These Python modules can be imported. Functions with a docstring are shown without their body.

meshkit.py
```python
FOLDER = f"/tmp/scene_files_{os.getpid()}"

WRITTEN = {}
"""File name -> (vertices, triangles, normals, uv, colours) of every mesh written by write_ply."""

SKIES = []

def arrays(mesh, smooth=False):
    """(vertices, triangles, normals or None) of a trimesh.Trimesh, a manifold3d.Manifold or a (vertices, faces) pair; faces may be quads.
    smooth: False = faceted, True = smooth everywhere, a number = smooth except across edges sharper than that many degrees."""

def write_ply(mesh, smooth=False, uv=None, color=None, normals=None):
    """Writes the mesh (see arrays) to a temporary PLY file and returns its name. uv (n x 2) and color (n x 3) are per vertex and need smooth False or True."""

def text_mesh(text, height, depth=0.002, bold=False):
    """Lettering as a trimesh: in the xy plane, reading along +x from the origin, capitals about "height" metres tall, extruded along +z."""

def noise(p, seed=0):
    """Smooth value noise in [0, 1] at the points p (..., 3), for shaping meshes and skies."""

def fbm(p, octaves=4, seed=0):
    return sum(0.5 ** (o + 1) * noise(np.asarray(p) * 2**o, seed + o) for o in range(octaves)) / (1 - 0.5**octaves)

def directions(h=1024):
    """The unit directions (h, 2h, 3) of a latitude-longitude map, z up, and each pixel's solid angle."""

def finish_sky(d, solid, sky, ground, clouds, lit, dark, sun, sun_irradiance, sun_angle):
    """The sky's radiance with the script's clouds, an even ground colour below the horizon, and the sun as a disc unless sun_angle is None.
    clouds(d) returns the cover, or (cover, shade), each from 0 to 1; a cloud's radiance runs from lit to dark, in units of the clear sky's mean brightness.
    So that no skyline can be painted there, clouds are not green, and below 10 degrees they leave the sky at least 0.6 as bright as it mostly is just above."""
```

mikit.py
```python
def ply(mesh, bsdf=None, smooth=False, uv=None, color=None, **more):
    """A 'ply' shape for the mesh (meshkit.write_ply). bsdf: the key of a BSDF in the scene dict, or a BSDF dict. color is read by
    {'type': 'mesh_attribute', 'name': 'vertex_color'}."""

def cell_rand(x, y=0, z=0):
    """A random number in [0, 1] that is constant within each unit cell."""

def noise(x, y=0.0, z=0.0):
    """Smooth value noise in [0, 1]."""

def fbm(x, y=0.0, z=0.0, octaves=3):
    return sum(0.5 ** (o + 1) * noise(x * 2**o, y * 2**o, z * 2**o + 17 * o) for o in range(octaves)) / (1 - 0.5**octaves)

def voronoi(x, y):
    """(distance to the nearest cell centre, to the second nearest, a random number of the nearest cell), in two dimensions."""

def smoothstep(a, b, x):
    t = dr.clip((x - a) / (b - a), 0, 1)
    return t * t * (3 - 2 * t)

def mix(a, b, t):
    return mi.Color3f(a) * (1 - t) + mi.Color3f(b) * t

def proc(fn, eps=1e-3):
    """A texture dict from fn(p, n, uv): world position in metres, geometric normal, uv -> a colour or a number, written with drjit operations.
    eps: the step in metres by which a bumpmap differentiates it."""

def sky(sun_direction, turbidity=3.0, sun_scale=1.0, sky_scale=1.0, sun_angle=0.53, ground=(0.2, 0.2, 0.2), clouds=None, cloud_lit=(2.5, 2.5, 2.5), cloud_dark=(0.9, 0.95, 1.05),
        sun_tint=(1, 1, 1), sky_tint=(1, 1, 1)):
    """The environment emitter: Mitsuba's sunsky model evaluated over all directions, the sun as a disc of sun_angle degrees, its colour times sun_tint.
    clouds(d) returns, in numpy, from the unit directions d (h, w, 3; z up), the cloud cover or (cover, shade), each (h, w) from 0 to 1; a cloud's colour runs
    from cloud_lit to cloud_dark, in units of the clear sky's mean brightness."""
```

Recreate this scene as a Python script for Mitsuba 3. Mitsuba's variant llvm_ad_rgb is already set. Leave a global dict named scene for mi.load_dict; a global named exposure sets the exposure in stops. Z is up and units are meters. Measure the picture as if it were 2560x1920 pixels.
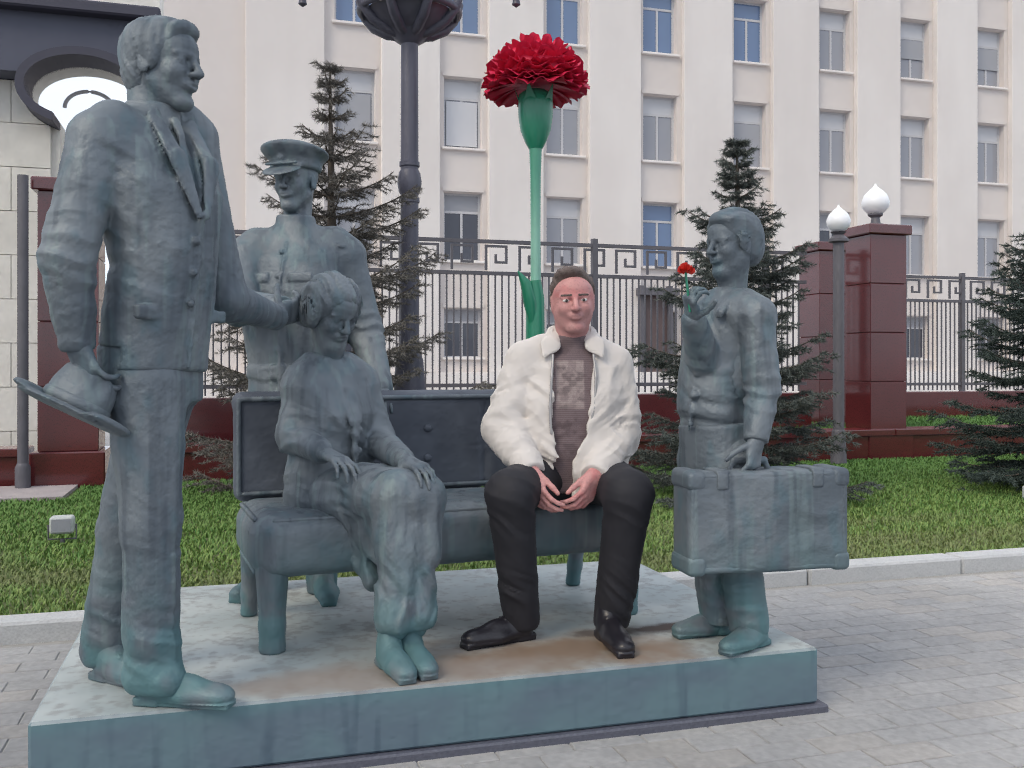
import math, random
import numpy as np, trimesh, manifold3d as m3
import shapely.geometry as sg
import drjit as dr
import mitsuba as mi
import mikit, meshkit
from mikit import proc, noise, fbm, smoothstep, mix

T = mi.ScalarTransform4f
scene, labels = {}, {}
# ------------------------------------------------------------------ camera, sky, exposure
YAW = math.radians(16.5)
FWD = np.array([math.sin(YAW), math.cos(YAW), 0.0])
RGT = np.array([math.cos(YAW), -math.sin(YAW), 0.0])
UP = np.array([0, 0, 1.0])
EYE = np.array([0, 0, 1.21])
scene['camera'] = {'type': 'perspective', 'fov': 56.14, 'fov_axis': 'x', 'near_clip': 0.05, 'far_clip': 2000.0,
                   'principal_point_offset_y': 18 / 768,
                   'to_world': T().look_at(origin=EYE.tolist(), target=(EYE + FWD).tolist(), up=[0, 0, 1])}


def cloud_cover(d):
    n = meshkit.fbm(d * np.array([3.0, 3.0, 6.0]) + 5.3, 4, 7)
    cover = np.clip(0.86 + 0.5 * (n - 0.45), 0, 1)
    return cover, np.clip((n - 0.42) * 2.4, 0, 1)


scene['sky'] = mikit.sky([-0.60, -0.42, 0.68], turbidity=4, sun_scale=0.24, sun_angle=24, sun_tint=(.94, 1.0, 1.08), clouds=cloud_cover,
                         cloud_lit=(2.08, 2.2, 2.42), cloud_dark=(1.35, 1.45, 1.66))
exposure = 2.4

# ------------------------------------------------------------------ helpers: naming
rng = np.random.default_rng(11)


def numbered(name):
    if name not in scene and not any(k.startswith(name + '__') for k in scene) and name not in labels:
        return name
    i = 1
    while True:
        k = f'{name}_{i:03d}'
        if k not in scene and k not in labels and not any(q.startswith(k + '__') for q in scene):
            return k
        i += 1


_count = {}


def fresh(name):
    if name not in _count:
        _count[name] = 0
        return name
    _count[name] += 1
    return f'{name}_{_count[name]:03d}'


def thing(name, label, category=None, group=None, kind=None):
    k = fresh(name)
    labels[k] = {'label': label}
    if category:
        labels[k]['category'] = category
    if group:
        labels[k]['group'] = group
    if kind:
        labels[k]['kind'] = kind
    return k


def part(parent, name, mesh, bsdf, smooth=False, label=None, kind=None, **more):
    k = fresh(parent + '__' + name)
    scene[k] = mesh if isinstance(mesh, dict) else mikit.ply(mesh, bsdf, smooth=smooth, **more)
    if label or kind:
        labels[k] = {a: b for a, b in (('label', label), ('kind', kind)) if b}
    return k


def shared(parent, name, shape, to_world, bsdf=None):
    """another copy of a shape dict under its own key"""
    k = fresh(parent + '__' + name)
    scene[k] = {**shape, 'to_world': to_world}
    if bsdf:
        scene[k]['bsdf'] = {'type': 'ref', 'id': bsdf}
    return k


# ------------------------------------------------------------------ helpers: meshes
def nrm(v):
    v = np.asarray(v, float)
    return v / np.linalg.norm(v)


def box(x0, x1, y0, y1, z0, z1):
    m = trimesh.creation.box(extents=[x1 - x0, y1 - y0, z1 - z0])
    m.apply_translation([(x0 + x1) / 2, (y0 + y1) / 2, (z0 + z1) / 2])
    return m


def chbox(x0, x1, y0, y1, z0, z1, c=0.01):
    """box with chamfered edges: hull of three inset boxes"""
    pts = []
    for a in range(3):
        e = [c, c, c]
        e[a] = 0
        for sx in (x0 + e[0], x1 - e[0]):
            for sy in (y0 + e[1], y1 - e[1]):
                for sz in (z0 + e[2], z1 - e[2]):
                    pts.append([sx, sy, sz])
    return trimesh.convex.convex_hull(np.array(pts))


def rbox(size, r, seg=12):
    s = np.asarray(size) / 2 - r
    ball = m3.Manifold.sphere(r, seg)
    pts = np.vstack([ball.to_mesh().vert_properties[:, :3] + np.array([a, b, c]) * s for a in (-1, 1) for b in (-1, 1) for c in (-1, 1)])
    return trimesh.convex.convex_hull(pts)


def tube(points, radii, sides=10, caps=True):
    p = np.asarray(points, float)
    radii = np.broadcast_to(radii, (len(p),))
    t = np.gradient(p, axis=0)
    t /= np.linalg.norm(t, axis=1, keepdims=True) + 1e-12
    ref = np.array([0, 0, 1.0]) if abs(t[0, 2]) < 0.9 else np.array([1.0, 0, 0])
    a = np.cross(t, ref)
    a /= np.linalg.norm(a, axis=1, keepdims=True) + 1e-12
    b = np.cross(t, a)
    ang = np.arange(sides) * 2 * np.pi / sides
    v = p[:, None] + radii[:, None, None] * (np.cos(ang)[None, :, None] * a[:, None] + np.sin(ang)[None, :, None] * b[:, None])
    v = v.reshape(-1, 3)
    i, j = np.meshgrid(np.arange(len(p) - 1), np.arange(sides), indexing='ij')
    i, j = i.ravel(), j.ravel()
    q = np.stack([i * sides + j, i * sides + (j + 1) % sides, (i + 1) * sides + (j + 1) % sides, (i + 1) * sides + j], -1)
    f = np.vstack([q[:, [0, 1, 2]], q[:, [0, 2, 3]]])
    if caps:
        n = len(v)
        v = np.vstack([v, p[0], p[-1]])
        jj = np.arange(sides)
        f = np.vstack([f, np.stack([jj * 0 + n, (jj + 1) % sides, jj], 1), np.stack([jj * 0 + n + 1, (len(p) - 1) * sides + jj, (len(p) - 1) * sides + (jj + 1) % sides], 1)])
    m = trimesh.Trimesh(v, f, process=False)
    if caps and m.volume < 0:
        m.invert()
    return m


def lathe(profile, x, y, z=0, seg=24):
    m = trimesh.creation.revolve(np.array(profile, float), sections=seg)
    m.apply_translation([x, y, z])
    return m


def cat(*ms):
    return trimesh.util.concatenate([m for g in ms for m in (g if isinstance(g, (list, tuple)) else [g])])


def extrude_xz(poly, y0, y1):
    """a shapely polygon drawn in x, z, extruded from y0 to y1"""
    m = trimesh.creation.extrude_polygon(poly, y1 - y0, engine='earcut')
    v = np.array(m.vertices)
    v = np.stack([v[:, 0], y1 - v[:, 2], v[:, 1]], 1)
    return trimesh.Trimesh(v, m.faces, process=False)


# ------------------------------------------------------------------ helpers: bodies as blended solids
class Solid:
    """a body as a smooth union of cones, ellipsoids, boxes and lofts, meshed by surface nets"""

    def __init__(self):
        self.ops, self.folds, self.cuts = [], [], []

    def add(self, fn, lo, hi, k=0.02, op='u'):
        self.ops.append((fn, np.minimum(lo, hi), np.maximum(lo, hi), k, op))
        return self

    def cone(self, a, b, ra, rb=None, k=0.02, op='u', flat=None):
        a, b = np.asarray(a, float), np.asarray(b, float)
        rb = ra if rb is None else rb
        ba = b - a
        L2 = max(ba @ ba, 1e-9)
        if flat is not None:
            n, s = nrm(flat[0]), flat[1]

        def fn(x, y, z):
            dx, dy, dz = x - a[0], y - a[1], z - a[2]
            t = np.clip((dx * ba[0] + dy * ba[1] + dz * ba[2]) / L2, 0, 1)
            dx, dy, dz = dx - ba[0] * t, dy - ba[1] * t, dz - ba[2] * t
            q = dx * dx + dy * dy + dz * dz
            if flat is not None:
                c = dx * n[0] + dy * n[1] + dz * n[2]
                q = q + c * c * (1 / s ** 2 - 1)
            return np.sqrt(q) - (ra + (rb - ra) * t)
        m = max(ra, rb)
        return self.add(fn, np.minimum(a, b) - m, np.maximum(a, b) + m, k, op)

    def ell(self, c, radii, R=None, k=0.02, op='u'):
        c, r = np.asarray(c, float), np.asarray(radii, float)
        R = np.eye(3) if R is None else np.asarray(R, float)

        def fn(x, y, z):
            dx, dy, dz = x - c[0], y - c[1], z - c[2]
            u = [(dx * R[i, 0] + dy * R[i, 1] + dz * R[i, 2]) / r[i] for i in range(3)]
            k0 = np.sqrt(u[0] ** 2 + u[1] ** 2 + u[2] ** 2)
            k1 = np.sqrt((u[0] / r[0]) ** 2 + (u[1] / r[1]) ** 2 + (u[2] / r[2]) ** 2)
            return k0 * (k0 - 1) / (k1 + 1e-6)
        e = np.sqrt(((R * r[:, None]) ** 2).sum(0))
        return self.add(fn, c - e, c + e, k, op)

    def box(self, c, half, R=None, r=0.01, k=0.01, op='u'):
        c, h = np.asarray(c, float), np.asarray(half, float) - r
        R = np.eye(3) if R is None else np.asarray(R, float)

        def fn(x, y, z):
            dx, dy, dz = x - c[0], y - c[1], z - c[2]
            q = [np.abs(dx * R[i, 0] + dy * R[i, 1] + dz * R[i, 2]) - h[i] for i in range(3)]
            out = np.sqrt(sum(np.maximum(v, 0) ** 2 for v in q))
            return out + np.minimum(np.maximum(q[0], np.maximum(q[1], q[2])), 0) - r
        e = (np.abs(R) * np.asarray(half)[:, None]).sum(0)
        return self.add(fn, c - e, c + e, k, op)

    def loft(self, a, b, left, rings, k=0.02, op='u', p=2.3, soft=0.012):
        """elliptical sections along a->b; rings: (t, offset_left, offset_front, half_width, half_depth)"""
        a, b = np.asarray(a, float), np.asarray(b, float)
        ax = b - a
        L = np.linalg.norm(ax)
        ax = ax / L
        l = nrm(np.asarray(left, float) - ax * (np.asarray(left, float) @ ax))
        f = np.cross(l, ax)          # front when a->b points up and left is the body's left
        r = np.array(rings, float)
        t, ol, of, hw, hd = r.T

        def fn(x, y, z):
            dx, dy, dz = x - a[0], y - a[1], z - a[2]
            s = (dx * ax[0] + dy * ax[1] + dz * ax[2]) / L
            u = dx * l[0] + dy * l[1] + dz * l[2] - np.interp(s, t, ol)
            v = dx * f[0] + dy * f[1] + dz * f[2] - np.interp(s, t, of)
            w, d = np.interp(s, t, hw), np.interp(s, t, hd)
            q = (np.abs(u / w) ** p + np.abs(v / d) ** p) ** (1 / p)
            side = (q - 1) * np.minimum(w, d)
            end = np.maximum(t[0] - s, s - t[-1]) * L
            h = np.clip(0.5 + 0.5 * (end - side) / soft, 0, 1)
            return side * (1 - h) + end * h + soft * h * (1 - h)
        m = float(np.max(np.hypot(np.abs(ol) + hw, np.abs(of) + hd)))
        return self.add(fn, np.minimum(a + ax * L * t[0], a + ax * L * t[-1]) - m, np.maximum(a + ax * L * t[0], a + ax * L * t[-1]) + m, k, op)

    def cut(self, p0, n, r=0.006, within=None):
        self.cuts.append((np.asarray(p0, float), nrm(n), r, within))
        return self

    def fold(self, c, R, d, freq, amp, seed=0, warp=0.35):
        self.folds.append((np.asarray(c, float), R, nrm(d), freq, amp, seed, warp))
        return self

    def mesh(self, h=0.007, grain=0.0):
        us = [o for o in self.ops if o[4] == 'u']
        lo = np.min([o[1] for o in us], 0) - 0.03
        hi = np.max([o[2] for o in us], 0) + 0.03
        n = np.ceil((hi - lo) / h).astype(int) + 1
        g = [(lo[i] + h * np.arange(n[i])).astype(np.float32) for i in range(3)]
        D = np.full(n, 0.2, np.float32)
        for fn, a, b, k, op in self.ops:
            m = k + 0.02
            sl = tuple(slice(max(0, int((a[i] - m - lo[i]) / h)), min(n[i], int((b[i] + m - lo[i]) / h) + 2)) for i in range(3))
            if any(s.stop <= s.start for s in sl):
                continue
            e = fn(g[0][sl[0]][:, None, None], g[1][sl[1]][None, :, None], g[2][sl[2]][None, None, :]).astype(np.float32)
            d = D[sl]
            if op == 'u':
                t = np.clip(0.5 + 0.5 * (d - e) / k, 0, 1)
                D[sl] = d * (1 - t) + e * t - k * t * (1 - t)
            else:
                t = np.clip(0.5 - 0.5 * (d + e) / k, 0, 1)
                D[sl] = d * (1 - t) - e * t + k * t * (1 - t)
        if self.folds or grain:
            idx = np.nonzero(np.abs(D) < 0.035)
            P = np.stack([g[i][idx[i]] for i in range(3)], 1).astype(float)
            add = np.zeros(len(P))
            for c, R, d, freq, amp, seed, warp in self.folds:
                w = np.exp(-((P - c) ** 2).sum(1) / R ** 2)
                on = w > 0.03
                if not on.any():
                    continue
                q = P[on]
                wv = meshkit.noise(q * 7.0 + seed * 3.7, seed) - 0.5
                s = (q @ d) * freq + wv * warp * freq * 0.25
                o = np.cross(d, [0.3, 0.5, 0.81])
                o = o / np.linalg.norm(o)
                qq = np.stack([s, (q @ o) * 4.5 + seed, (q @ np.cross(d, o)) * 4.5], 1)
                nz = meshkit.noise(qq, seed + 5)
                n2 = meshkit.noise(qq * [2.3, 1.7, 1.7] + 11.3, seed + 9)
                add[on] += w[on] * amp * ((1 - np.abs(2 * nz - 1) * 2.0) + .45 * (1 - np.abs(2 * n2 - 1) * 2.0))
            if grain:
                add += grain * (meshkit.fbm(P * 60, 2, 3) - 0.5)
            D[idx] -= add
        for p0, nn, r, within in self.cuts:
            e = ((g[0] - p0[0]) * nn[0])[:, None, None] + ((g[1] - p0[1]) * nn[1])[None, :, None] + ((g[2] - p0[2]) * nn[2])[None, None, :]
            if within:
                ball = within - np.sqrt(((g[0] - p0[0]) ** 2)[:, None, None] + ((g[1] - p0[1]) ** 2)[None, :, None] + ((g[2] - p0[2]) ** 2)[None, None, :])
                e = np.minimum(e, ball)
            t = np.clip(0.5 - 0.5 * (D - e) / r, 0, 1)
            D = (D * (1 - t) + e * t + r * t * (1 - t)).astype(np.float32)
        return surface_nets(D, lo, h)


def surface_nets(D, lo, h):
    S = D < 0
    c = [slice(0, -1), slice(1, None)]
    corners = [(i, j, k) for i in (0, 1) for j in (0, 1) for k in (0, 1)]
    cnt = sum(S[c[i], c[j], c[k]].astype(np.int8) for i, j, k in corners)
    act = np.nonzero((cnt > 0) & (cnt < 8))
    N = len(act[0])
    base = np.stack(act, 1)
    val = np.stack([D[act[0] + i, act[1] + j, act[2] + k] for i, j, k in corners], 1)
    pos, num = np.zeros((N, 3)), np.zeros(N)
    cc = np.array(corners, float)
    for a in range(8):
        for b in range(a + 1, 8):
            if np.abs(cc[a] - cc[b]).sum() != 1:
                continue
            va, vb = val[:, a], val[:, b]
            x = (va < 0) != (vb < 0)
            t = np.where(x, va / np.where(x, va - vb, 1), 0)
            pos += np.where(x[:, None], cc[a] + t[:, None] * (cc[b] - cc[a]), 0)
            num += x
    V = lo + h * (base + pos / num[:, None])
    ids = np.full(np.array(D.shape) - 1, -1, np.int32)
    ids[act] = np.arange(N)
    F = []
    for ax in range(3):
        s0 = [slice(None)] * 3
        s1 = [slice(None)] * 3
        s0[ax], s1[ax] = slice(0, -1), slice(1, None)
        A, B = S[tuple(s0)], S[tuple(s1)]
        e = np.nonzero(A != B)
        o1, o2 = [i for i in range(3) if i != ax]
        ok = (e[o1] > 0) & (e[o2] > 0) & (e[o1] < D.shape[o1] - 1) & (e[o2] < D.shape[o2] - 1)
        e = [q[ok] for q in e]
        flip = A[tuple(e)]
        quad = []
        for d1, d2 in ((0, 0), (1, 0), (1, 1), (0, 1)):
            q = [None] * 3
            q[ax], q[o1], q[o2] = e[ax], e[o1] - 1 + d1, e[o2] - 1 + d2
            quad.append(ids[tuple(q)])
        quad = np.stack(quad, 1)
        if ax == 1:
            flip = ~flip
        quad = np.where(flip[:, None], quad, quad[:, ::-1])
        F.append(quad)
    F = np.vstack(F)
    F = np.vstack([F[:, [0, 1, 2]], F[:, [0, 2, 3]]])
    return trimesh.Trimesh(V, F, process=False)


def frame(fwd, up=(0, 0, 1)):
    """rows: front, left, up"""
    f = nrm(fwd)
    u = np.asarray(up, float)
    l = nrm(np.cross(u, f))
    return np.array([f, l, np.cross(f, l)])


def head(S, c, fwd, up=(0, 0, 1), H=0.235, female=False, child=False, ears=True):
    """a head with brow, eyes, nose, lips, chin and ears; c: its middle, at the height of the eyes"""
    R = frame(fwd, up)
    P = lambda f, l, u: np.asarray(c) + H * (f * R[0] + l * R[1] + u * R[2])
    E = lambda f, l, u, r, k=0.06, op='u': S.ell(P(f, l, u), np.array(r) * H, R, k * H, op)
    E(-.07, 0, .13, (.385, .315, .37))
    E(.10, 0, -.10, (.255, .255, .34))
    E(.17, 0, .16, (.21, .24, .22), .08)
    for s in (-1, 1):
        S.cone(P(.0, s * .195, -.20), P(.22, s * .065, -.41), .085 * H, .085 * H, .08 * H)
        E(.22, s * .155, -.10, (.11, .09, .10), .08)
    E(.275, 0, -.415, (.085, .10, .075), .07)
    for s in (-1, 1):
        S.ell(P(.385, s * .135, .015), np.array([.10, .088, .058]) * H, R, .045 * H, 's')
        E(.290, s * .135, .010, (.055, .066, .050), .010)
        S.ell(P(.352, s * .132, .006), np.array([.020, .019, .021]) * H, R, .006 * H, 's')
        S.cone(P(.355, s * .05, .082), P(.285, s * .215, .075), .03 * H, .026 * H, .035 * H)
        S.cone(P(.347, s * .07, .050), P(.302, s * .20, .040), .016 * H, .014 * H, .010 * H)
        S.cone(P(.338, s * .08, -.032), P(.298, s * .195, -.024), .012 * H, .010 * H, .010 * H)
    S.cone(P(.345, 0, .07), P(.455, 0, -.115), .036 * H, .046 * H, .035 * H)
    for s in (-1, 1):
        E(.40, s * .05, -.125, (.05, .034, .032), .025)
    E(.335, 0, -.235, (.06, .115, .06), .05)
    E(.375, 0, -.215, (.03, .085, .022), .018)
    E(.365, 0, -.268, (.033, .075, .025), .018)
    S.ell(P(.405, 0, -.242), np.array([.03, .10, .007]) * H, R, .012 * H, 's')
    E(.36, 0, -.33, (.03, .08, .02), .02, 's')
    if ears:
        for s in (-1, 1):
            E(-.03, s * .315, -.03, (.085, .03, .135), .02)
            S.ell(P(.0, s * .35, -.02), np.array([.04, .022, .075]) * H, R, .015 * H, 's')
    return P


def hand(S, w, d, n, t, s=1.0, curl=(25, 35, 25), spread=6, thumb=(0.55, 0.5), tcurl=25):
    """palm, four fingers and a thumb. w: wrist, d: towards the fingers, n: the way the palm faces, t: thumb side"""
    d = nrm(d)
    n = nrm(np.asarray(n, float) - d * (np.asarray(n, float) @ d))
    tt = np.cross(n, d)
    t = tt if tt @ np.asarray(t, float) > 0 else -tt
    w = np.asarray(w, float)
    base = []
    for i, (o, L) in enumerate(((.031, .094), (.0105, .098), (-.010, .093), (-.029, .085))):
        b = w + s * (d * L + t * o)
        S.cone(w + s * (t * o * .62 + d * .008), b, .0145 * s, .0115 * s, .014 * s)
        base.append(b)
    S.cone(w - d * .03 * s, w + d * .02 * s, .024 * s, .026 * s, .02 * s, flat=(n, .75))
    S.cone(w + s * (t * .02 + d * .03 + n * .008), w + s * (t * .026 + d * .06 + n * .006), .017 * s, .014 * s, .012 * s)
    for i, L in enumerate(((.043, .026, .021), (.047, .030, .022), (.044, .028, .022), (.035, .021, .019))):
        a = math.radians((1.5 - i) * spread)
        p, ang = base[i], 0.0
        dd = d * math.cos(a) + t * math.sin(a)
        for j in range(3):
            ang += math.radians(curl[j] * (0.9 + 0.1 * i))
            v = dd * math.cos(ang) + n * math.sin(ang)
            q = p + v * L[j] * s
            r = (.0098, .0088, .0078)[j] * s * (0.88 if i == 3 else 1)
            S.cone(p, q, r, r * .9, .004 * s)
            p = q
    p = w + s * (t * .026 + d * .022 + n * .006)
    ang = 0
    v0 = nrm(t * thumb[0] + d * (1 - thumb[0]) + n * thumb[1])
    v1 = nrm(d + n * .4)
    for j, L in enumerate((.044, .034, .027)):
        b = min(1, tcurl / 90 * j)
        v = nrm(v0 * (1 - b) + v1 * b)
        q = p + v * L * s
        S.cone(p, q, (.014, .0115, .010)[j] * s, (.0115, .010, .0085)[j] * s, .006 * s)
        p = q


def shoe(S, heel, toe, up=(0, 0, 1), s=1.0, sole=0.018, width=0.047):
    """a leather shoe standing on the plane through heel and toe, with sole, heel block and toe cap"""
    heel, toe = np.asarray(heel, float), np.asarray(toe, float)
    f = nrm(toe - heel)
    L = np.linalg.norm(toe - heel)
    R = frame(f, up)
    u, l = R[2], R[1]
    at = lambda a, b, c: heel + f * a * L + l * b + u * c
    S.cone(at(.15, 0, .030 * s), at(.55, .004, .030 * s), .034 * s, .043 * s, .03, flat=(u, .55))
    S.cone(at(.55, .004, .030 * s), at(.85, 0, .028 * s), .043 * s, .035 * s, .03, flat=(u, .55))
    S.ell(at(.20, 0, .06 * s), np.array([.052, .033, .05]) * s, R, .03)
    S.ell(at(.46, 0, .05 * s), np.array([.075, .036, .036]) * s, R, .03)
    S.ell(at(.76, 0, .036 * s), np.array([.066, .038, .028]) * s, R, .02)
    S.cone(at(.22, 0, .07 * s), at(.20, 0, .12 * s), .036 * s, .036 * s, .03)
    for q in range(4):
        S.cone(at(.36 + q * .06, .018, (.091 - q * .0065) * s), at(.37 + q * .06, -.018, (.091 - q * .0065) * s), .0035 * s, None, .003)
    S.cone(at(.34, 0, .0165 * s), at(.56, .004, .0165 * s), .036 * s, .049 * s, .004, flat=(u, .16))
    S.cone(at(.56, .004, .0165 * s), at(.87, 0, .0165 * s), .049 * s, .040 * s, .004, flat=(u, .16))
    S.box(at(.62, 0, .006 * s), np.array([.36 * L, .030, .008]) * [1, s, s], R, .005, .006)
    S.box(at(.135, 0, .012 * s), np.array([.036, .036, .013]) * s, R, .005, .003)
    S.cut(heel + u * 0.0, -u, .003)

def V(x, y, z):
    return np.array([x, y, z], float)


# ------------------------------------------------------------------ materials
def two(b):
    return {'type': 'twosided', 'bsdf': b}


def pr(color, rough, **more):
    c = color if isinstance(color, dict) else {'type': 'rgb', 'value': list(color)}
    return {'type': 'principled', 'base_color': c, 'roughness': rough, **more}


def bump(b, fn, scale=1.0, eps=1e-3):
    return {'type': 'bumpmap', 'arbitrary': proc(fn, eps), 'scale': scale, 'bsdf': b}


def bronze_color(p, n, uv):
    a = fbm(p.x * 5, p.y * 5, p.z * 3.2, 4)
    b = fbm(p.x * 19 + 7, p.y * 19, p.z * 9, 3)
    run = fbm(p.x * 30, p.y * 30, p.z * 2.2 + 3, 3)
    c = mix((.106, .130, .154), (.172, .198, .220), smoothstep(.3, .72, a))
    c = mix(c, (.085, .150, .180), smoothstep(.5, .75, b) * .5)
    c = mix(c, (.056, .072, .094), smoothstep(.5, .78, run) * .55)
    run2 = fbm(p.x * 42 + 5, p.y * 42, p.z * 1.6, 3)
    c = mix(c, (.19, .25, .255), smoothstep(.54, .8, run2) * .45)
    low = smoothstep(.75, .25, p.z) * smoothstep(.3, .6, fbm(p.x * 9, p.y * 9, p.z * 9, 3))
    return mix(c, (.085, .20, .215), low * .75)


def bronze_rough(p, n, uv):
    return .46 + .26 * fbm(p.x * 14, p.y * 14, p.z * 14, 3)


scene['bronze'] = two(bump(pr(proc(bronze_color), proc(bronze_rough), metallic=.35, specular=.45),
                           lambda p, n, uv: .0020 * fbm(p.x * 95, p.y * 95, p.z * 95, 3) + .0045 * fbm(p.x * 30, p.y * 30, p.z * 22, 3), 1.0))


def darkbronze_color(p, n, uv):
    a = fbm(p.x * 6, p.y * 6, p.z * 4, 4)
    c = mix((.072, .084, .108), (.115, .132, .162), smoothstep(.3, .72, a))
    low = smoothstep(.5, .27, p.z) * smoothstep(.35, .6, fbm(p.x * 9, p.y * 9, p.z * 9, 3))
    return mix(c, (.06, .15, .165), low * .8)


scene['bench_bronze'] = two(bump(pr(proc(darkbronze_color), proc(bronze_rough), metallic=.3, specular=.5),
                                 lambda p, n, uv: .002 * fbm(p.x * 60, p.y * 60, p.z * 60, 3), 1.0))


def plinth_color(p, n, uv):
    a = fbm(p.x * 4, p.y * 4, p.z * 4, 4)
    b = fbm(p.x * 22, p.y * 22, p.z * 22, 3)
    run = fbm(p.x * 26, p.y * 26, p.z * 2 + 9, 3)
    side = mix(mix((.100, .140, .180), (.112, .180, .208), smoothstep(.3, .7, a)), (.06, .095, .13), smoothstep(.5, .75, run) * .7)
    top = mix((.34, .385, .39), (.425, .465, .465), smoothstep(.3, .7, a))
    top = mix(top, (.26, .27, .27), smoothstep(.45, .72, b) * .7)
    # the bronze is rubbed brown where visitors step up to sit on the bench
    dx, dy = (p.x - 1.02) / .62, (p.y - 3.06) / .26
    worn = smoothstep(1.25, .35, dr.sqrt(dx * dx + dy * dy) + .9 * (fbm(p.x * 7, p.y * 7, 4, 3) - .5))
    dx2, dy2 = (p.x - .40) / .60, (p.y - 2.96) / .15
    worn2 = smoothstep(1.2, .4, dr.sqrt(dx2 * dx2 + dy2 * dy2) + 1.0 * (fbm(p.x * 8, p.y * 8, 9, 3) - .5))
    top = mix(top, (.215, .15, .105), worn * .95)
    top = mix(top, (.255, .215, .19), worn2 * .8)
    dx3, dy3 = (p.x - 1.52) / .20, (p.y - 3.22) / .07  # dark brown patch right of the visitor's shoe
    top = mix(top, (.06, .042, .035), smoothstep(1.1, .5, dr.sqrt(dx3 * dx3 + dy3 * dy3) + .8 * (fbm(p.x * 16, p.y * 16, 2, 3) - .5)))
    dx4 = (p.x - 1.25) / .10  # smaller dark brown patch at the shoe heel
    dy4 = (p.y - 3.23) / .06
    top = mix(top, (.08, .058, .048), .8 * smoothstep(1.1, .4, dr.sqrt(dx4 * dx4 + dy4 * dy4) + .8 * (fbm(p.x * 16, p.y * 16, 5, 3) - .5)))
    c = mix(side, top, smoothstep(.5, .9, n.z))  # upper face painted paler: the sky it reflects is put into the colour
    return mix(c, (.10, .22, .235), smoothstep(.06, .0, dr.abs(p.z - .25)) * smoothstep(.5, .9, 1 - n.z) * .4)


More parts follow.
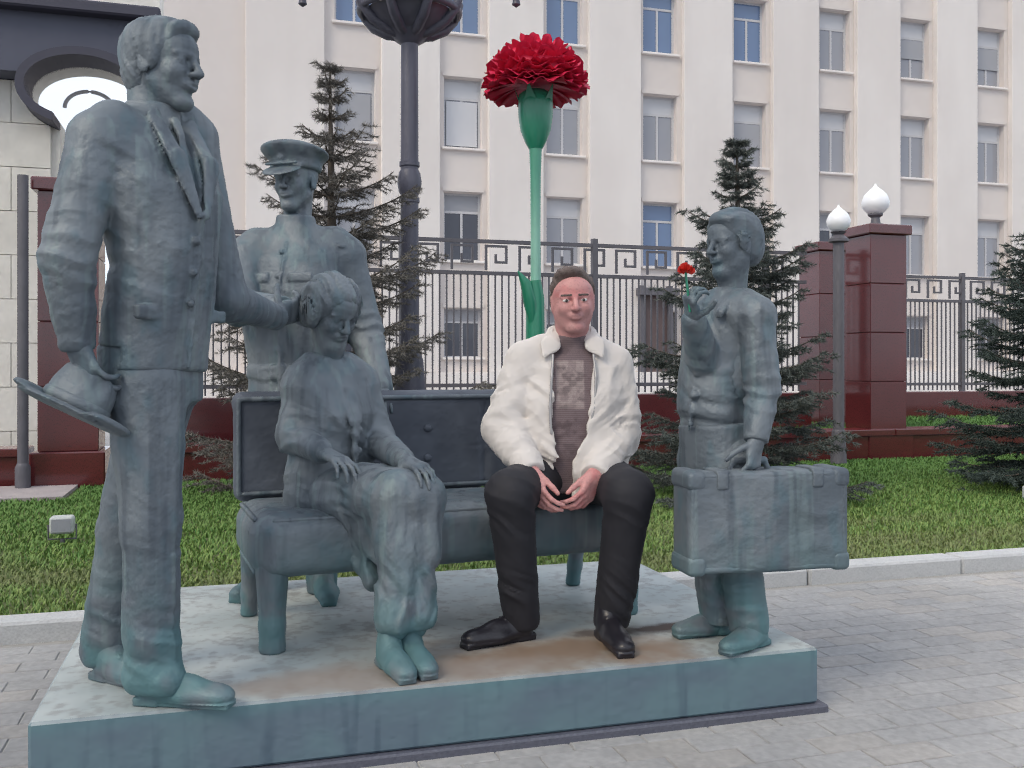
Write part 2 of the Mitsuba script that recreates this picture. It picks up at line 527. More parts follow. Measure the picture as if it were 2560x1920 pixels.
scene['plinth_bronze'] = two(bump(pr(proc(plinth_color), proc(lambda p, n, uv: .42 + .25 * fbm(p.x * 12, p.y * 12, p.z * 12, 3)), metallic=.12, specular=.5),
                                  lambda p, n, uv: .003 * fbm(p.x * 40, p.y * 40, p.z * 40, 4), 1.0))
scene['base_granite'] = two(pr(proc(lambda p, n, uv: mix((.055, .058, .080), (.11, .115, .145), fbm(p.x * 120, p.y * 120, p.z * 120, 3))), .45))


def maroon(p, n, uv):
    s = noise(p.x * 190, p.y * 190, p.z * 190)
    a = fbm(p.x * 2.5, p.y * 2.5, p.z * 2.5, 3)
    c = mix((.085, .017, .019), (.125, .026, .028), a)
    return mix(c, (.030, .014, .016), smoothstep(.55, .8, s) * .8)


scene['maroon_granite'] = two(pr(proc(maroon), .12, specular=.8))
scene['maroon_rough'] = two(pr(proc(lambda p, n, uv: maroon(p, n, uv) * .7), .5))


def stone(p, n, uv):
    a = fbm(p.x * .7, p.y * .7, p.z * .7, 4)
    b = fbm(p.x * 12, p.y * 12, p.z * 5, 3)
    c = mix((.61, .59, .54), (.70, .685, .64), smoothstep(.3, .7, a))
    return c * (.9 + .2 * b)


scene['beige_stone'] = two(bump(pr(proc(stone), .8), lambda p, n, uv: .004 * fbm(p.x * 30, p.y * 30, p.z * 30, 3), 1.0))


def plaster(p, n, uv):
    a = fbm(p.x * .35, p.y * .35, p.z * .25, 4)
    st = fbm(p.x * 2.6, p.y * 2.6, p.z * .22, 4)
    c = mix((.65, .61, .585), (.695, .66, .635), smoothstep(.3, .7, a))
    return c * (.965 + .07 * st)


def spandrel(p, n, uv):
    a = fbm(p.x * 1.2, p.y * 1.2, p.z * .5, 4)
    return mix((.60, .55, .52), (.645, .60, .575), a)


scene['pier_plaster'] = two(bump(pr(proc(plaster), .85), lambda p, n, uv: .003 * fbm(p.x * 9, p.y * 9, p.z * 9, 3), 1.0, .01))
scene['recess_plaster'] = two(pr(proc(spandrel), .85))
scene['base_plaster'] = two(pr(proc(lambda p, n, uv: plaster(p, n, uv) * 1.08), .8))
scene['frame_white'] = two(pr((.50, .50, .52), .5))
scene['glass_sky_tint'] = two(pr((.11, .175, .31), .06, specular=.9))  # blue sky reflection put into the base colour of these panes
scene['glass_grey'] = two(pr((.27, .28, .315), .08, specular=.75))
scene['glass_dark'] = two(pr((.045, .05, .07), .07, specular=.7))
scene['blind'] = two(pr((.54, .55, .58), .7))
scene['blind_grey'] = two(pr((.33, .34, .37), .7))
scene['iron'] = two(pr(proc(lambda p, n, uv: mix((.085, .082, .096), (.125, .12, .138), fbm(p.x * 20, p.y * 20, p.z * 9, 3))), .5, specular=.5))
scene['post_paint'] = two(bump(pr(proc(lambda p, n, uv: mix((.062, .062, .090), (.105, .105, .138), fbm(p.x * 14, p.y * 14, p.z * 2.5, 4))), .42, specular=.5),
                               lambda p, n, uv: .002 * fbm(p.x * 70, p.y * 70, p.z * 70, 2), 1.0))
scene['globe_white'] = two(pr((.82, .83, .86), .25, specular=.5))
scene['frieze_dark'] = two(pr(proc(lambda p, n, uv: mix((.050, .055, .085), (.075, .082, .118), fbm(p.x * 2, p.y * 2, p.z * 2, 3))), .55))
scene['canopy_dark'] = two(pr((.040, .040, .062), .55))
scene['door_brown'] = two(pr(proc(lambda p, n, uv: mix((.085, .055, .055), (.12, .085, .082), fbm(p.x * 6, p.y * 6, p.z * 1.5, 3))), .5))


def asphalt(p, n, uv):
    return mix((.20, .20, .205), (.28, .28, .285), fbm(p.x * 3, p.y * 3, p.z * 3, 4))


def paver(p, n, uv):
    tone = fbm(p.x * 2.1 + .9 * p.y, p.y * 2.1, 3.0, 3)
    g = fbm(p.x * 55, p.y * 55, p.z * 55, 3)
    big = fbm(p.x * .9 - .8 * p.y, p.y * .55, 8.0, 4)
    c = mix((.262, .262, .262), (.322, .318, .314), smoothstep(.25, .75, tone))
    c = mix(c, (.21, .212, .222), smoothstep(.40, .68, big) * .7)
    return c * (.82 + .36 * g)


scene['paver'] = two(bump(pr(proc(paver), .8), lambda p, n, uv: .0022 * fbm(p.x * 70, p.y * 70, p.z * 70, 3), 1.0))
scene['paver_dark'] = two(bump(pr(proc(lambda p, n, uv: paver(p, n, uv) * .94), .8), lambda p, n, uv: .0022 * fbm(p.x * 70, p.y * 70, p.z * 70, 3), 1.0))
scene['paver_warm'] = two(bump(pr(proc(lambda p, n, uv: paver(p, n, uv) * mi.Color3f(1.03, 1.0, .965)), .8), lambda p, n, uv: .0022 * fbm(p.x * 70, p.y * 70, p.z * 70, 3), 1.0))
scene['joint_sand'] = two(pr(proc(lambda p, n, uv: mix((.23, .225, .215), (.29, .283, .27), fbm(p.x * 30, p.y * 30, 1.0, 3))), .9))
scene['ground_grey'] = two(pr(proc(asphalt), .9))
scene['kerb_stone'] = two(bump(pr(proc(lambda p, n, uv: mix((.36, .37, .375), (.46, .465, .465), fbm(p.x * 5, p.y * 5, p.z * 5, 4)) * (.85 + .3 * fbm(p.x * 130, p.y * 130, p.z * 130, 2))), .75),
                               lambda p, n, uv: .002 * fbm(p.x * 60, p.y * 60, p.z * 60, 3), 1.0))
scene['path_pink'] = two(pr(proc(lambda p, n, uv: mix((.24, .215, .22), (.31, .28, .28), fbm(p.x * 8, p.y * 8, 2.0, 4))), .85))
scene['soil'] = two(pr(proc(lambda p, n, uv: mix((.06, .085, .03), (.11, .115, .05), fbm(p.x * 6, p.y * 6, 1.0, 4))), .95))
scene['grass_blade'] = two(pr({'type': 'mesh_attribute', 'name': 'vertex_color'}, .6, specular=.25))
scene['needles'] = two(pr({'type': 'mesh_attribute', 'name': 'vertex_color'}, .6, specular=.3))
scene['bark'] = two(pr(proc(lambda p, n, uv: mix((.05, .04, .032), (.11, .09, .075), fbm(p.x * 30, p.y * 30, p.z * 8, 3))), .9))
scene['petal_red'] = two(pr(proc(lambda p, n, uv: mix((.50, .012, .050), (.66, .030, .095), fbm(p.x * 6, p.y * 6, p.z * 6, 3))), .5, sheen=.3))
scene['flower_red'] = two(pr((.55, .03, .02), .55))
scene['stem_green'] = two(pr(proc(lambda p, n, uv: mix((.012, .17, .095), (.03, .24, .15), fbm(p.x * 5, p.y * 5, p.z * 2, 3))), .28, specular=.6))
scene['stem_pale'] = two(pr(proc(lambda p, n, uv: mix(mix((.05, .26, .17), (.23, .46, .37), smoothstep(1.1, 1.9, p.z) * smoothstep(3.1, 2.3, p.z)), (.10, .30, .21), fbm(p.x * 9, p.y * 9, p.z * 3, 3) * .4)), .3, specular=.6))
scene['floodlight_grey'] = two(pr((.42, .44, .43), .5))


def skin_color(p, n, uv):
    c = mix((.45, .20, .195), (.56, .30, .28), fbm(p.x * 26, p.y * 26, p.z * 26, 4))
    c = mix(c, (.50, .155, .155), smoothstep(.5, .72, fbm(p.x * 17 + 3, p.y * 17, p.z * 17, 3)) * .55)
    c = mix(c, (.30, .15, .15), smoothstep(.58, .72, fbm(p.x * 160, p.y * 160, p.z * 160, 2)) * .35)
    stub = smoothstep(1.425, 1.395, p.z) * smoothstep(1.30, 1.34, p.z)
    return mix(c, (.30, .17, .165), stub * .45)


scene['skin'] = two(bump(pr(proc(skin_color), .52, specular=.4),
                         lambda p, n, uv: .0008 * fbm(p.x * 260, p.y * 260, p.z * 260, 2), 1.0))
scene['hair_brown'] = two(bump(pr(proc(lambda p, n, uv: mix((.05, .036, .032), (.13, .096, .084), fbm(p.x * 160, p.y * 60, p.z * 60, 3))), .6), lambda p, n, uv: .003 * fbm(p.x * 300, p.y * 60, p.z * 300, 2), 1.0))


def weave(p, s):
    return dr.sin(p.x * s) * dr.sin(p.z * s) * .5 + .5


scene['jacket_white'] = two(bump(pr(proc(lambda p, n, uv: mix((.53, .50, .475), (.60, .565, .54), fbm(p.x * 7, p.y * 7, p.z * 7, 3))), .8, sheen=.3),
                                 lambda p, n, uv: .0010 * fbm(p.x * 150, p.y * 150, p.z * 150, 3) + .006 * fbm(p.x * 13, p.y * 13, p.z * 10, 3), 1.0))


def sweater(p, n, uv):
    c = mix((.125, .092, .10), (.165, .125, .132), fbm(p.x * 16, p.y * 16, p.z * 16, 3))
    u = (p.x - 1.197) * .959 - (p.y - 3.296) * .284
    pan = smoothstep(.055, .048, dr.abs(u)) * smoothstep(1.05, 1.06, p.z) * smoothstep(1.235, 1.225, p.z)
    st = smoothstep(.35, .65, fbm(u * 70, p.z * 55, 2.0, 3))
    c = mix(c, (.28, .23, .225), pan * (.45 + .5 * st))
    c = mix(c, (.07, .05, .055), smoothstep(.5, .7, fbm(p.x * 34, p.y * 34, p.z * 34, 2)) * .5)
    return c * (.85 + .3 * (.5 + .5 * dr.sin(p.z * 900)))


scene['sweater_knit'] = two(bump(pr(proc(sweater), .9, sheen=.4), lambda p, n, uv: .0015 * weave(p, 700.0), 1.0))
scene['trouser_black'] = two(bump(pr((.012, .012, .017), .75, sheen=.25), lambda p, n, uv: .004 * fbm(p.x * 14, p.y * 14, p.z * 9, 3), 1.0))
scene['eye_white'] = two(pr((.62, .58, .56), .25))
scene['eye_iris'] = two(pr((.035, .03, .028), .15))
scene['zip_metal'] = two(pr((.34, .33, .33), .4, metallic=.4))
scene['shoe_black'] = two(pr((.014, .013, .018), .35))

# ------------------------------------------------------------------ the ground
scene['ground'] = mikit.ply((np.array([[-400, -400, -.05], [500, -400, -.05], [500, 600, -.05], [-400, 600, -.05]], float), np.array([[0, 1, 2], [0, 2, 3]])), 'ground_grey')
labels['ground'] = {'label': 'grey ground running out to the far buildings', 'kind': 'structure'}
PX0, PX1, PY0, PY1 = -.515, 1.93, 2.84, 4.41          # plinth outline
# paving of small rectangular stones laid in running bond
labels['pavement'] = {'label': 'grey pavement of small rectangular paving stones round the plinth', 'kind': 'structure'}
scene['pavement'] = mikit.ply(box(-5, 9, -3, 4.5, -.046, .030), 'joint_sand')


def stones():
    w, d = .24, .12
    out = []
    for j in range(int((4.49 - 1.2) / d)):
        for i in range(-14, 34):
            x, y = i * w + (j % 2) * w / 2 - .3, 1.2 + j * d
            if x > PX0 and x + w < PX1 and y > PY0 and y + d < PY1:
                continue
            P = np.array([x + w / 2, y + d / 2, 0]) - EYE
            dep = P @ FWD
            px = 512 + 960 * (P @ RGT) / dep if dep > .3 else 9999
            py = 366 + 960 * 1.21 / dep if dep > .3 else 9999
            if not (-120 < px < 1180 and py < 1000):
                continue
            out.append((x, y, px, py, dep))
    return out


st = stones()
vis = sorted([s for s in st if -20 < s[2] < 1044 and s[3] < 785 and not (60 < s[2] < 800 and s[3] < 760)], key=lambda s: s[4])[:300]
visset = set((s[0], s[1]) for s in vis)
kinds = [mikit.ply(chbox(-.1188, .1188, -.0588, .0588, -.04, 0, .0025 + .001 * k), 'paver', smooth=False) for k in range(3)]
PB = ('paver', 'paver_dark', 'paver_warm', 'paver')
rest = []
for s in st:
    dz, tx, ty = rng.uniform(.0335, .0355), rng.uniform(-.25, .25), rng.uniform(-.25, .25)
    M = trimesh.transformations.concatenate_matrices(trimesh.transformations.translation_matrix([s[0] + .12, s[1] + .06, dz]),
                                                     trimesh.transformations.euler_matrix(math.radians(tx), math.radians(ty), math.radians(rng.uniform(-.7, .7))))
    if (s[0], s[1]) in visset:
        shared('pavement', 'paving_stone', kinds[rng.integers(3)], T(M), PB[rng.integers(4)])
    else:
        b = chbox(-.1188, .1188, -.0588, .0588, -.04, 0, .004)
        b.apply_transform(M)
        rest.append(b)
if rest:
    part('pavement', 'far_paving_stones', cat(rest), 'paver', kind='stuff')
# kerb stones
labels['kerb'] = {'label': 'pale grey kerb between the paving and the lawn', 'kind': 'structure'}
for i in range(-4, 9):
    part('kerb', 'kerb_stone', chbox(i * 1.0 + .004, i * 1.0 + .996, 4.50 + rng.uniform(-.003, .003), 4.66, -.05, .12 + rng.uniform(-.003, .003), .012), 'kerb_stone')
# lawn
LZ = .09
scene['lawn_soil'] = mikit.ply(box(-8, 14, 4.66, 9.72, -.04, LZ), 'soil')
labels['lawn_soil'] = {'label': 'brown soil under the lawn', 'kind': 'structure'}
scene['path'] = mikit.ply(box(-9, -1.32, 8.75, 9.66, -.04, LZ + .03), 'path_pink')
labels['path'] = {'label': 'pinkish grey path along the maroon wall at the left', 'kind': 'structure'}


def blades(n, x0, x1, y0, y1, z, hmin, hmax, tone, seed):
    r = np.random.default_rng(seed)
    x, y = r.uniform(x0, x1, n), r.uniform(y0, y1, n)
    P = np.stack([x, y, x * 0], 1)
    keep = ~((x < -1.28) & (y > 8.72))
    dep = P @ FWD
    px = 512 + 960 * (P @ RGT) / dep
    keep &= (px > -260) & (px < 1284)
    x, y, P = x[keep], y[keep], P[keep]
    n = len(x)
    dry = meshkit.fbm(np.stack([x * 1.3, y * 1.8, x * 0], 1), 4, 3)
    dry = np.clip((dry - .40) * 4, 0, 1) * np.clip((7.6 - y) / 1.6, .12, 1) + np.clip((6.0 - y) / 1.6, 0, .4)
    dry = np.clip(dry * tone + r.uniform(-.15, .15, n), 0, 1)
    h = r.uniform(hmin, hmax, n) * (1 - .3 * dry)
    a = r.uniform(0, 2 * np.pi, n)
    wd = r.uniform(.0022, .0040, n) * (1 + y / 7)
    side = np.stack([np.cos(a), np.sin(a), a * 0], 1)
    lean = np.stack([np.cos(a + 1.3), np.sin(a + 1.3), a * 0], 1) * (h * r.uniform(.2, .9, n))[:, None]
    b = np.stack([x, y, np.full(n, z - .005)], 1)
    mid = b + lean * .35 + np.stack([a * 0, a * 0, h * .6], 1)
    tip = b + lean + np.stack([a * 0, a * 0, h], 1)
    v = np.stack([b - side * wd[:, None], b + side * wd[:, None], mid - side * wd[:, None] * .8, mid + side * wd[:, None] * .8, tip], 1).reshape(-1, 3)
    k = np.arange(n)[:, None] * 5
    f = np.concatenate([k + [0, 1, 3], k + [0, 3, 2], k + [2, 3, 4]], 0)
    g1, g2, dr_ = np.array([.095, .205, .050]), np.array([.23, .32, .092]), np.array([.22, .255, .11])
    m = r.uniform(0, 1, n)[:, None] * np.clip(.3 + (8.5 - y) / 4, 0, 1)[:, None]
    c = (g1 * (1 - m) + g2 * m) * (1 - dry[:, None]) + dr_ * dry[:, None] * .85
    c = np.repeat(c, 5, 0)
    return (v, f), c


gm, gc = blades(270000, -7.5, 12, 4.67, 9.72, LZ, .022, .050, .62, 5)
scene['lawn'] = mikit.ply(gm, 'grass_blade', color=gc)
labels['lawn'] = {'label': 'green lawn with dry yellow patches behind the kerb', 'category': 'grass', 'kind': 'stuff'}
# raised bed behind the low wall
scene['planting_bed'] = mikit.ply(box(6.2, 18, 10.25, 12.8, -.04, .36), 'soil')
labels['planting_bed'] = {'label': 'raised strip of soil between the low maroon wall and the iron fence', 'kind': 'structure'}
gm, gc = blades(30000, 6.2, 18, 10.3, 12.7, .36, .05, .10, .35, 6)
scene['bed_grass'] = mikit.ply(gm, 'grass_blade', color=gc)
labels['bed_grass'] = {'label': 'strip of grass behind the low maroon wall at the right', 'category': 'grass', 'kind': 'stuff'}

# ------------------------------------------------------------------ the office building
B = thing('office_building', 'long cream office building with pale piers and columns of tall windows', 'building')
Y0 = 31.2
WX = [3.98 + 3.62 * k for k in range(-0, 11)]
ROWS = [(1.5, 3.15), (4.75, 7.05), (8.53, 10.9), (12.38, 14.7), (16.2, 18.5)]
HW = .66
# wall behind the piers, with real window openings
wall = sg.box(-2.46, -.6, WX[-1] + 2.2, 21.5)
for x in WX:
    for z0, z1 in ROWS:
        wall = wall.difference(sg.box(x - HW, z0, x + HW, z1))
door = sg.box(14.05, -.6, 15.05, 4.0)
part(B, 'wall', extrude_xz(wall, Y0 + .24, Y0 + .85), 'recess_plaster')
part(B, 'back', box(-2.3, WX[-1] + 2, Y0 + .9, Y0 + 14, -.6, 21.4), 'glass_dark')
part(B, 'base_course', box(-2.5, WX[-1] + 2.3, Y0 - .12, Y0 + .24, -.6, 1.0), 'base_plaster')
edges = [.54] + [x for x in WX]
part(B, 'pier', chbox(.54, WX[0] - 1.0, Y0, Y0 + .242, 1.0, 21.5, .02), 'pier_plaster')
for a, b in zip(WX[:-1], WX[1:]):
    part(B, 'pier', chbox(a + .84, b - .84, Y0, Y0 + .242, 1.0, 21.5, .02), 'pier_plaster')
r2 = np.random.default_rng(4)
fr = cat(box(-HW, HW, 0, .07, 0, .07), box(-HW, -HW + .08, 0, .07, .07, 2.23), box(HW - .08, HW, 0, .07, .07, 2.23), box(-HW, HW, 0, .07, 2.23, 2.30),
         box(-HW + .08, HW - .08, 0, .07, 1.62, 1.70), box(-.04, .04, 0, .07, .07, 1.62))
sill = chbox(-HW - .08, HW + .08, -.16, .12, -.08, 0, .01)
lintel = box(-HW - .06, HW + .06, -.05, 0, 0, .14)
frd, silld, lind = mikit.ply(fr, 'frame_white'), mikit.ply(sill, 'base_plaster'), mikit.ply(lintel, 'recess_plaster')
paned = mikit.ply(box(-HW + .08, -.04, .03, .04, .07, 1.62), 'glass_grey')
transd = mikit.ply(box(-HW + .08, HW - .08, .03, .04, 1.70, 2.23), 'glass_grey')
curt = mikit.ply(box(-HW + .08, HW - .08, .0, .01, 0, 1.0), 'blind')
TONE = {(3, 0): 'B', (3, 1): 'B', (3, 2): 'B', (3, 3): 'B', (3, 4): 'B', (2, 0): 'W', (2, 1): 'W', (1, 3): 'B', (1, 1): 'D', (1, 8): 'B', (1, 9): 'B', (2, 7): 'G', (2, 8): 'B', (2, 9): 'B'}
for ri, (z0, z1) in enumerate(ROWS):
    for ci, x in enumerate(WX):
        sc = (z1 - z0) / 2.3
        tone = TONE.get((ri, ci), 'D' if ri == 0 else 'GGGGDG'[r2.integers(6)])
        w = shared(B, 'window', frd, T().translate([x, Y0 + .50, z0]).scale([1, 1, sc]))
        g = {'B': 'glass_sky_tint', 'G': 'glass_grey', 'D': 'glass_dark', 'W': 'glass_grey'}[tone]
        for s in (0, 1):
            shared(w, 'pane', paned, T().translate([x + s * (HW - .04), Y0 + .50, z0]).scale([1, 1, sc]), g)
        top = {'B': 'glass_sky_tint', 'W': 'blind', 'G': 'blind', 'D': 'blind_grey'}[tone]
        shared(w, 'transom_pane', transd, T().translate([x, Y0 + .50, z0]).scale([1, 1, sc]), top)
        if tone in 'GD' and r2.random() < .45:
            hb = r2.uniform(.3, .9)
            shared(w, 'blind', curt, T().translate([x, Y0 + .475, z0 + (1.6 - hb) * sc]).scale([.96, 1, hb * sc]), 'blind_grey')
        if tone == 'W':
            shared(w, 'blind', curt, T().translate([x, Y0 + .475, z0 + .12 * sc]).scale([.92, 1, 1.45 * sc]), 'blind_grey' if ci == 0 else 'blind')
        shared(w, 'sill', silld, T().translate([x, Y0 + .26, z0]))
        shared(w, 'lintel', lind, T().translate([x, Y0 + .24, z1 + .02]))
d = part(B, 'door', cat(box(14.1, 15.0, Y0 + .02, Y0 + .1, .6, 3.7)), 'door_brown')
part(d, 'door_frame', cat(box(13.93, 14.1, Y0 - .12, Y0 + .12, .6, 4.05), box(15.0, 15.17, Y0 - .12, Y0 + .12, .6, 4.05), box(13.8, 15.3, Y0 - .4, Y0 + .12, 3.7, 3.95)), 'iron')

# ------------------------------------------------------------------ gatehouse with dark band and arched opening
G = thing('gatehouse', 'pale stone gatehouse with dark frieze and small arched opening at left', 'building')
arch = sg.box(-1.78, -.5, -1.22, 4.2).union(sg.Point(0, 0).buffer(1, 24))
ell = sg.Polygon([(-1.5 + .56 * math.cos(t), 4.2 + .34 * math.sin(t)) for t in np.linspace(0, 2 * np.pi, 48, endpoint=False)])
opening = ell.union(sg.box(-1.78, -.5, -1.22, 4.25))
GW = sg.box(-9, -.5, -.72, 7.2).difference(opening)
part(G, 'wall', extrude_xz(GW, 11.62, 11.98), 'beige_stone')
# ashlar facing stones, recessed joints
hh = .48
for j in range(9):
    z0, z1 = .02 + j * hh, .02 + (j + 1) * hh
    for i in range(-5, 1):
        x0 = i * .98 - .30 - (j % 2) * .49
        cell = sg.box(x0 + .004, z0 + .004, x0 + .976, z1 - .004).intersection(sg.box(-5.6, 0, -.73, 4.32)).difference(opening.buffer(.09))
        for c in getattr(cell, 'geoms', [cell]):
            if c.is_empty or c.area < .02:
                continue
            part(G, 'facing_stone', extrude_xz(c, 11.56 + rng.uniform(0, .008), 11.66), 'beige_stone')
ring = ell.buffer(.085).difference(ell)
ring = ring.difference(sg.box(-1.78, 3.0, -1.22, 4.1))
part(G, 'arch_moulding', extrude_xz(ring, 11.14, 11.66), 'canopy_dark')
part(G, 'fanlight_bar', cat(tube([(-1.5 + .26 * math.cos(t), 11.8, 4.12 + .2 * math.sin(t)) for t in np.linspace(0, np.pi, 20)], .022, 8)), 'frame_white')
part(G, 'frieze', extrude_xz(sg.box(-9, 4.33, -.74, 4.97).difference(ell.buffer(.084)), 11.22, 11.62), 'frieze_dark')  # band in a mottled dark blue-grey
part(G, 'cornice', chbox(-9, -.70, 11.05, 11.62, 4.97, 5.10, .02), 'canopy_dark')
part(G, 'parapet', box(-9, -.72, 11.3, 11.618, 5.10, 7.2), 'beige_stone')

# ------------------------------------------------------------------ low maroon wall, pillars, fences
Lw = thing('low_granite_wall', 'low maroon granite wall between the lawn and the fence', 'wall')
x = -9.0
while x < 20:
    L = 1.2
    if not (-1.72 < x + .6 < -1.1):
        part(Lw, 'granite_block', chbox(x + .003, x + L - .003, 9.92, 10.24, -.03, .36, .008), 'maroon_granite')
        part(Lw, 'coping', chbox(x + .002, x + L - .002, 9.88, 10.28, .36, .44, .01), 'maroon_granite')
    x += L


def globe(x, y, z, r):
    return lathe([(0, 1.35 * r), (.06 * r, 1.32 * r), (.14 * r, 1.12 * r), (.45 * r, .86 * r), (.80 * r, .50 * r), (1.0 * r, 0), (.93 * r, -.42 * r), (.66 * r, -.76 * r), (.42 * r, -.92 * r), (0, -.93 * r)], x, y, z, 28)


def pillar(x0, y0, label, lamp=True, w=.52, dp=.5, h=2.94):
    k = thing('granite_pillar', label, 'pillar', 'maroon granite pillars along the fence')
    x1, y1 = x0 + w, y0 + dp
    part(k, 'base', chbox(x0 - .06, x1 + .06, y0 - .06, y1 + .06, -.04, .42, .012), 'maroon_granite')
    zs = np.linspace(.42, h - .12, 5)
    for a, b in zip(zs[:-1], zs[1:]):
        part(k, 'shaft_block', chbox(x0, x1, y0, y1, a + .003, b - .003, .006), 'maroon_granite')
    part(k, 'core', box(x0 + .02, x1 - .02, y0 + .02, y1 - .02, .4, h - .1), 'maroon_rough')
    part(k, 'cap', chbox(x0 - .05, x1 + .05, y0 - .05, y1 + .05, h - .12, h, .012), 'maroon_granite')
    if lamp:
        cx, cy = (x0 + x1) / 2, (y0 + y1) / 2
        part(k, 'lamp_neck', lathe([(0, 0), (.13, 0), (.13, .03), (.06, .05), (.05, .12), (.09, .15), (.09, .17), (0, .17)], cx, cy, h), 'iron', smooth=40)
        part(k, 'lamp_globe', globe(cx, cy, h + .32, .17), 'globe_white', smooth=50)
    return k


pillar(-1.67, 9.66, 'maroon granite pillar behind the standing man holding a hat, nearest the gatehouse', lamp=False)
pillar(7.5, 9.96, 'tall maroon granite pillar with white globe lamp in front of the right fence')
pillar(7.9, 11.6, 'maroon granite pillar set farther back, just left of the tall one with a globe', lamp=False, w=.62)


def fence(x0, x1, y, zb, zt, label, step):
    k = thing('iron_fence', label, 'fence')
    part(k, 'base_wall', chbox(x0, x1, y - .14, y + .14, -.04, zb, .01), 'maroon_granite')
    for z in (zb + .12, zt - .40, zt - .02):
        part(k, 'rail', box(x0, x1, y - .022, y + .022, z - .022, z + .022), 'iron')
    bar = mikit.ply(box(-.009, .009, -.009, .009, zb + .02, zt - .42), 'iron')
    n = int((x1 - x0) / step)
    for i in range(n):
        shared(k, 'bar', bar, T().translate([x0 + (i + .5) * step, y, 0]))
    # meander band between the two upper rails
    cell = .42
    z0, z1 = zt - .36, zt - .06
    t = .014
    cellm = cat(box(.04, .04 + 2 * t, -t, t, z0, z1), box(.04 + 2 * t, .32, -t, t, z1 - 2 * t, z1), box(.32 - 2 * t, .32, -t, t, z0 + .08, z1 - 2 * t), box(.16, .32 - 2 * t, -t, t, z0 + .08, z0 + .08 + 2 * t),
                box(.16, .16 + 2 * t, -t, t, z0 + .08 + 2 * t, z0 + .19))
    cd = mikit.ply(cellm, 'iron')
    for i in range(int((x1 - x0) / cell)):
        shared(k, 'meander_panel', cd, T().translate([x0 + i * cell, y, 0]))
    for i in range(int((x1 - x0) / 2.4) + 1):
        part(k, 'post', box(x0 + i * 2.4 - .035, x0 + i * 2.4 + .035, y - .035, y + .035, zb, zt + .06), 'iron')
    return k


fence(-.45, 7.35, 11.1, .86, 2.72, 'dark iron bar fence with meander band behind the seated man', .085)
fence(9.06, 16.0, 12.9, .80, 2.66, 'dark iron bar fence right of the tall maroon pillar', .085)

# slim lamp between the two right pillars, and slim post by the gatehouse
L2 = thing('slim_lamp_post', 'slim dark lamp post with white globe between two maroon pillars', 'street lamp')
lx, ly = (V(6.650, 9.398, 1.210))[:2]
part(L2, 'pole', tube([(lx, ly, -.04), (lx, ly, 2.62)], .062, 14), 'iron', smooth=40)
part(L2, 'base', lathe([(0, 0), (.12, 0), (.12, .08), (.09, .16), (.075, .5), (.062, .52)], lx, ly, -.03), 'iron', smooth=40)
part(L2, 'lamp_neck', lathe([(.05, 0), (.11, .02), (.11, .05), (.05, .1), (.09, .13), (0, .13)], lx, ly, 2.6), 'iron', smooth=40)
part(L2, 'lamp_globe', globe(lx, ly, 2.86, .135), 'globe_white', smooth=50)
sp = thing('slim_post', 'slim dark post beside the left maroon pillar', 'post')
part(sp, 'shaft', tube([(-1.76, 9.50, 0), (-1.76, 9.50, 2.92)], .047, 12), 'iron', smooth=40)
part(sp, 'foot', lathe([(0, 0), (.065, 0), (.065, .22), (.047, .26)], -1.76, 9.50, .08), 'iron', smooth=40)

# ------------------------------------------------------------------ street lamp with cradle of arms
SL = thing('street_lamp', 'grey cast iron street lamp with a dish of curved arms at top', 'street lamp')
c = V(1.635, 8.902, 1.210)
cx, cy = c[0], c[1]
part(SL, 'base', lathe([(0, 0), (.26, 0), (.26, .12), (.2, .16), (.19, .7), (.22, .74), (.22, .82), (.15, .9), (.13, 1.2), (.10, 1.3)], cx, cy, .06, 24), 'post_paint', smooth=35)
part(SL, 'pole', tube([(cx, cy, .3), (cx, cy, 2.8), (cx, cy, 5.6)], [.088, .085, .075], 20), 'post_paint', smooth=40)
part(SL, 'knob', lathe([(.07, -.2), (.095, -.19), (.095, -.15), (.075, -.13), (.10, -.09), (.115, 0), (.10, .09), (.075, .13), (.095, .15), (.095, .19), (.07, .2)], cx, cy, 2.93, 24), 'post_paint', smooth=40)
part(SL, 'collar', lathe([(.08, -.06), (.13, -.02), (.2, .05), (.14, .12), (.08, .2)], cx, cy, 4.28, 24), 'post_paint', smooth=40)
part(SL, 'bowl', lathe([(.07, -.20), (.20, -.17), (.33, -.10), (.42, .0), (.40, .01), (.31, -.075), (.19, -.135), (.06, -.16)], cx, cy, 4.50, 32), 'post_paint', smooth=50)
part(SL, 'dish_ring', trimesh.creation.torus(.46, .035, 40, 10).apply_translation([cx, cy, 4.52]), 'post_paint', smooth=True)
for i in range(8):
    a = i * math.pi / 4 + .2
    ca, sa = math.cos(a), math.sin(a)
    pts = [(cx + ca * r, cy + sa * r, z) for r, z in ((.07, 4.30), (.22, 4.335), (.36, 4.41), (.46, 4.52), (.52, 4.68), (.50, 4.85), (.42, 4.92), (.35, 4.86), (.37, 4.78))]
    arm = part(SL, 'arm', tube(pts, [.045, .05, .05, .045, .035, .03, .026, .022, .02], 8), 'post_paint', smooth=50)
    part(arm, 'leaf', tube([(cx + ca * r, cy + sa * r, z) for r, z in ((.10, 4.32), (.22, 4.40), (.33, 4.53), (.36, 4.66))], [.02, .055, .045, .01], 6), 'post_paint', smooth=50)
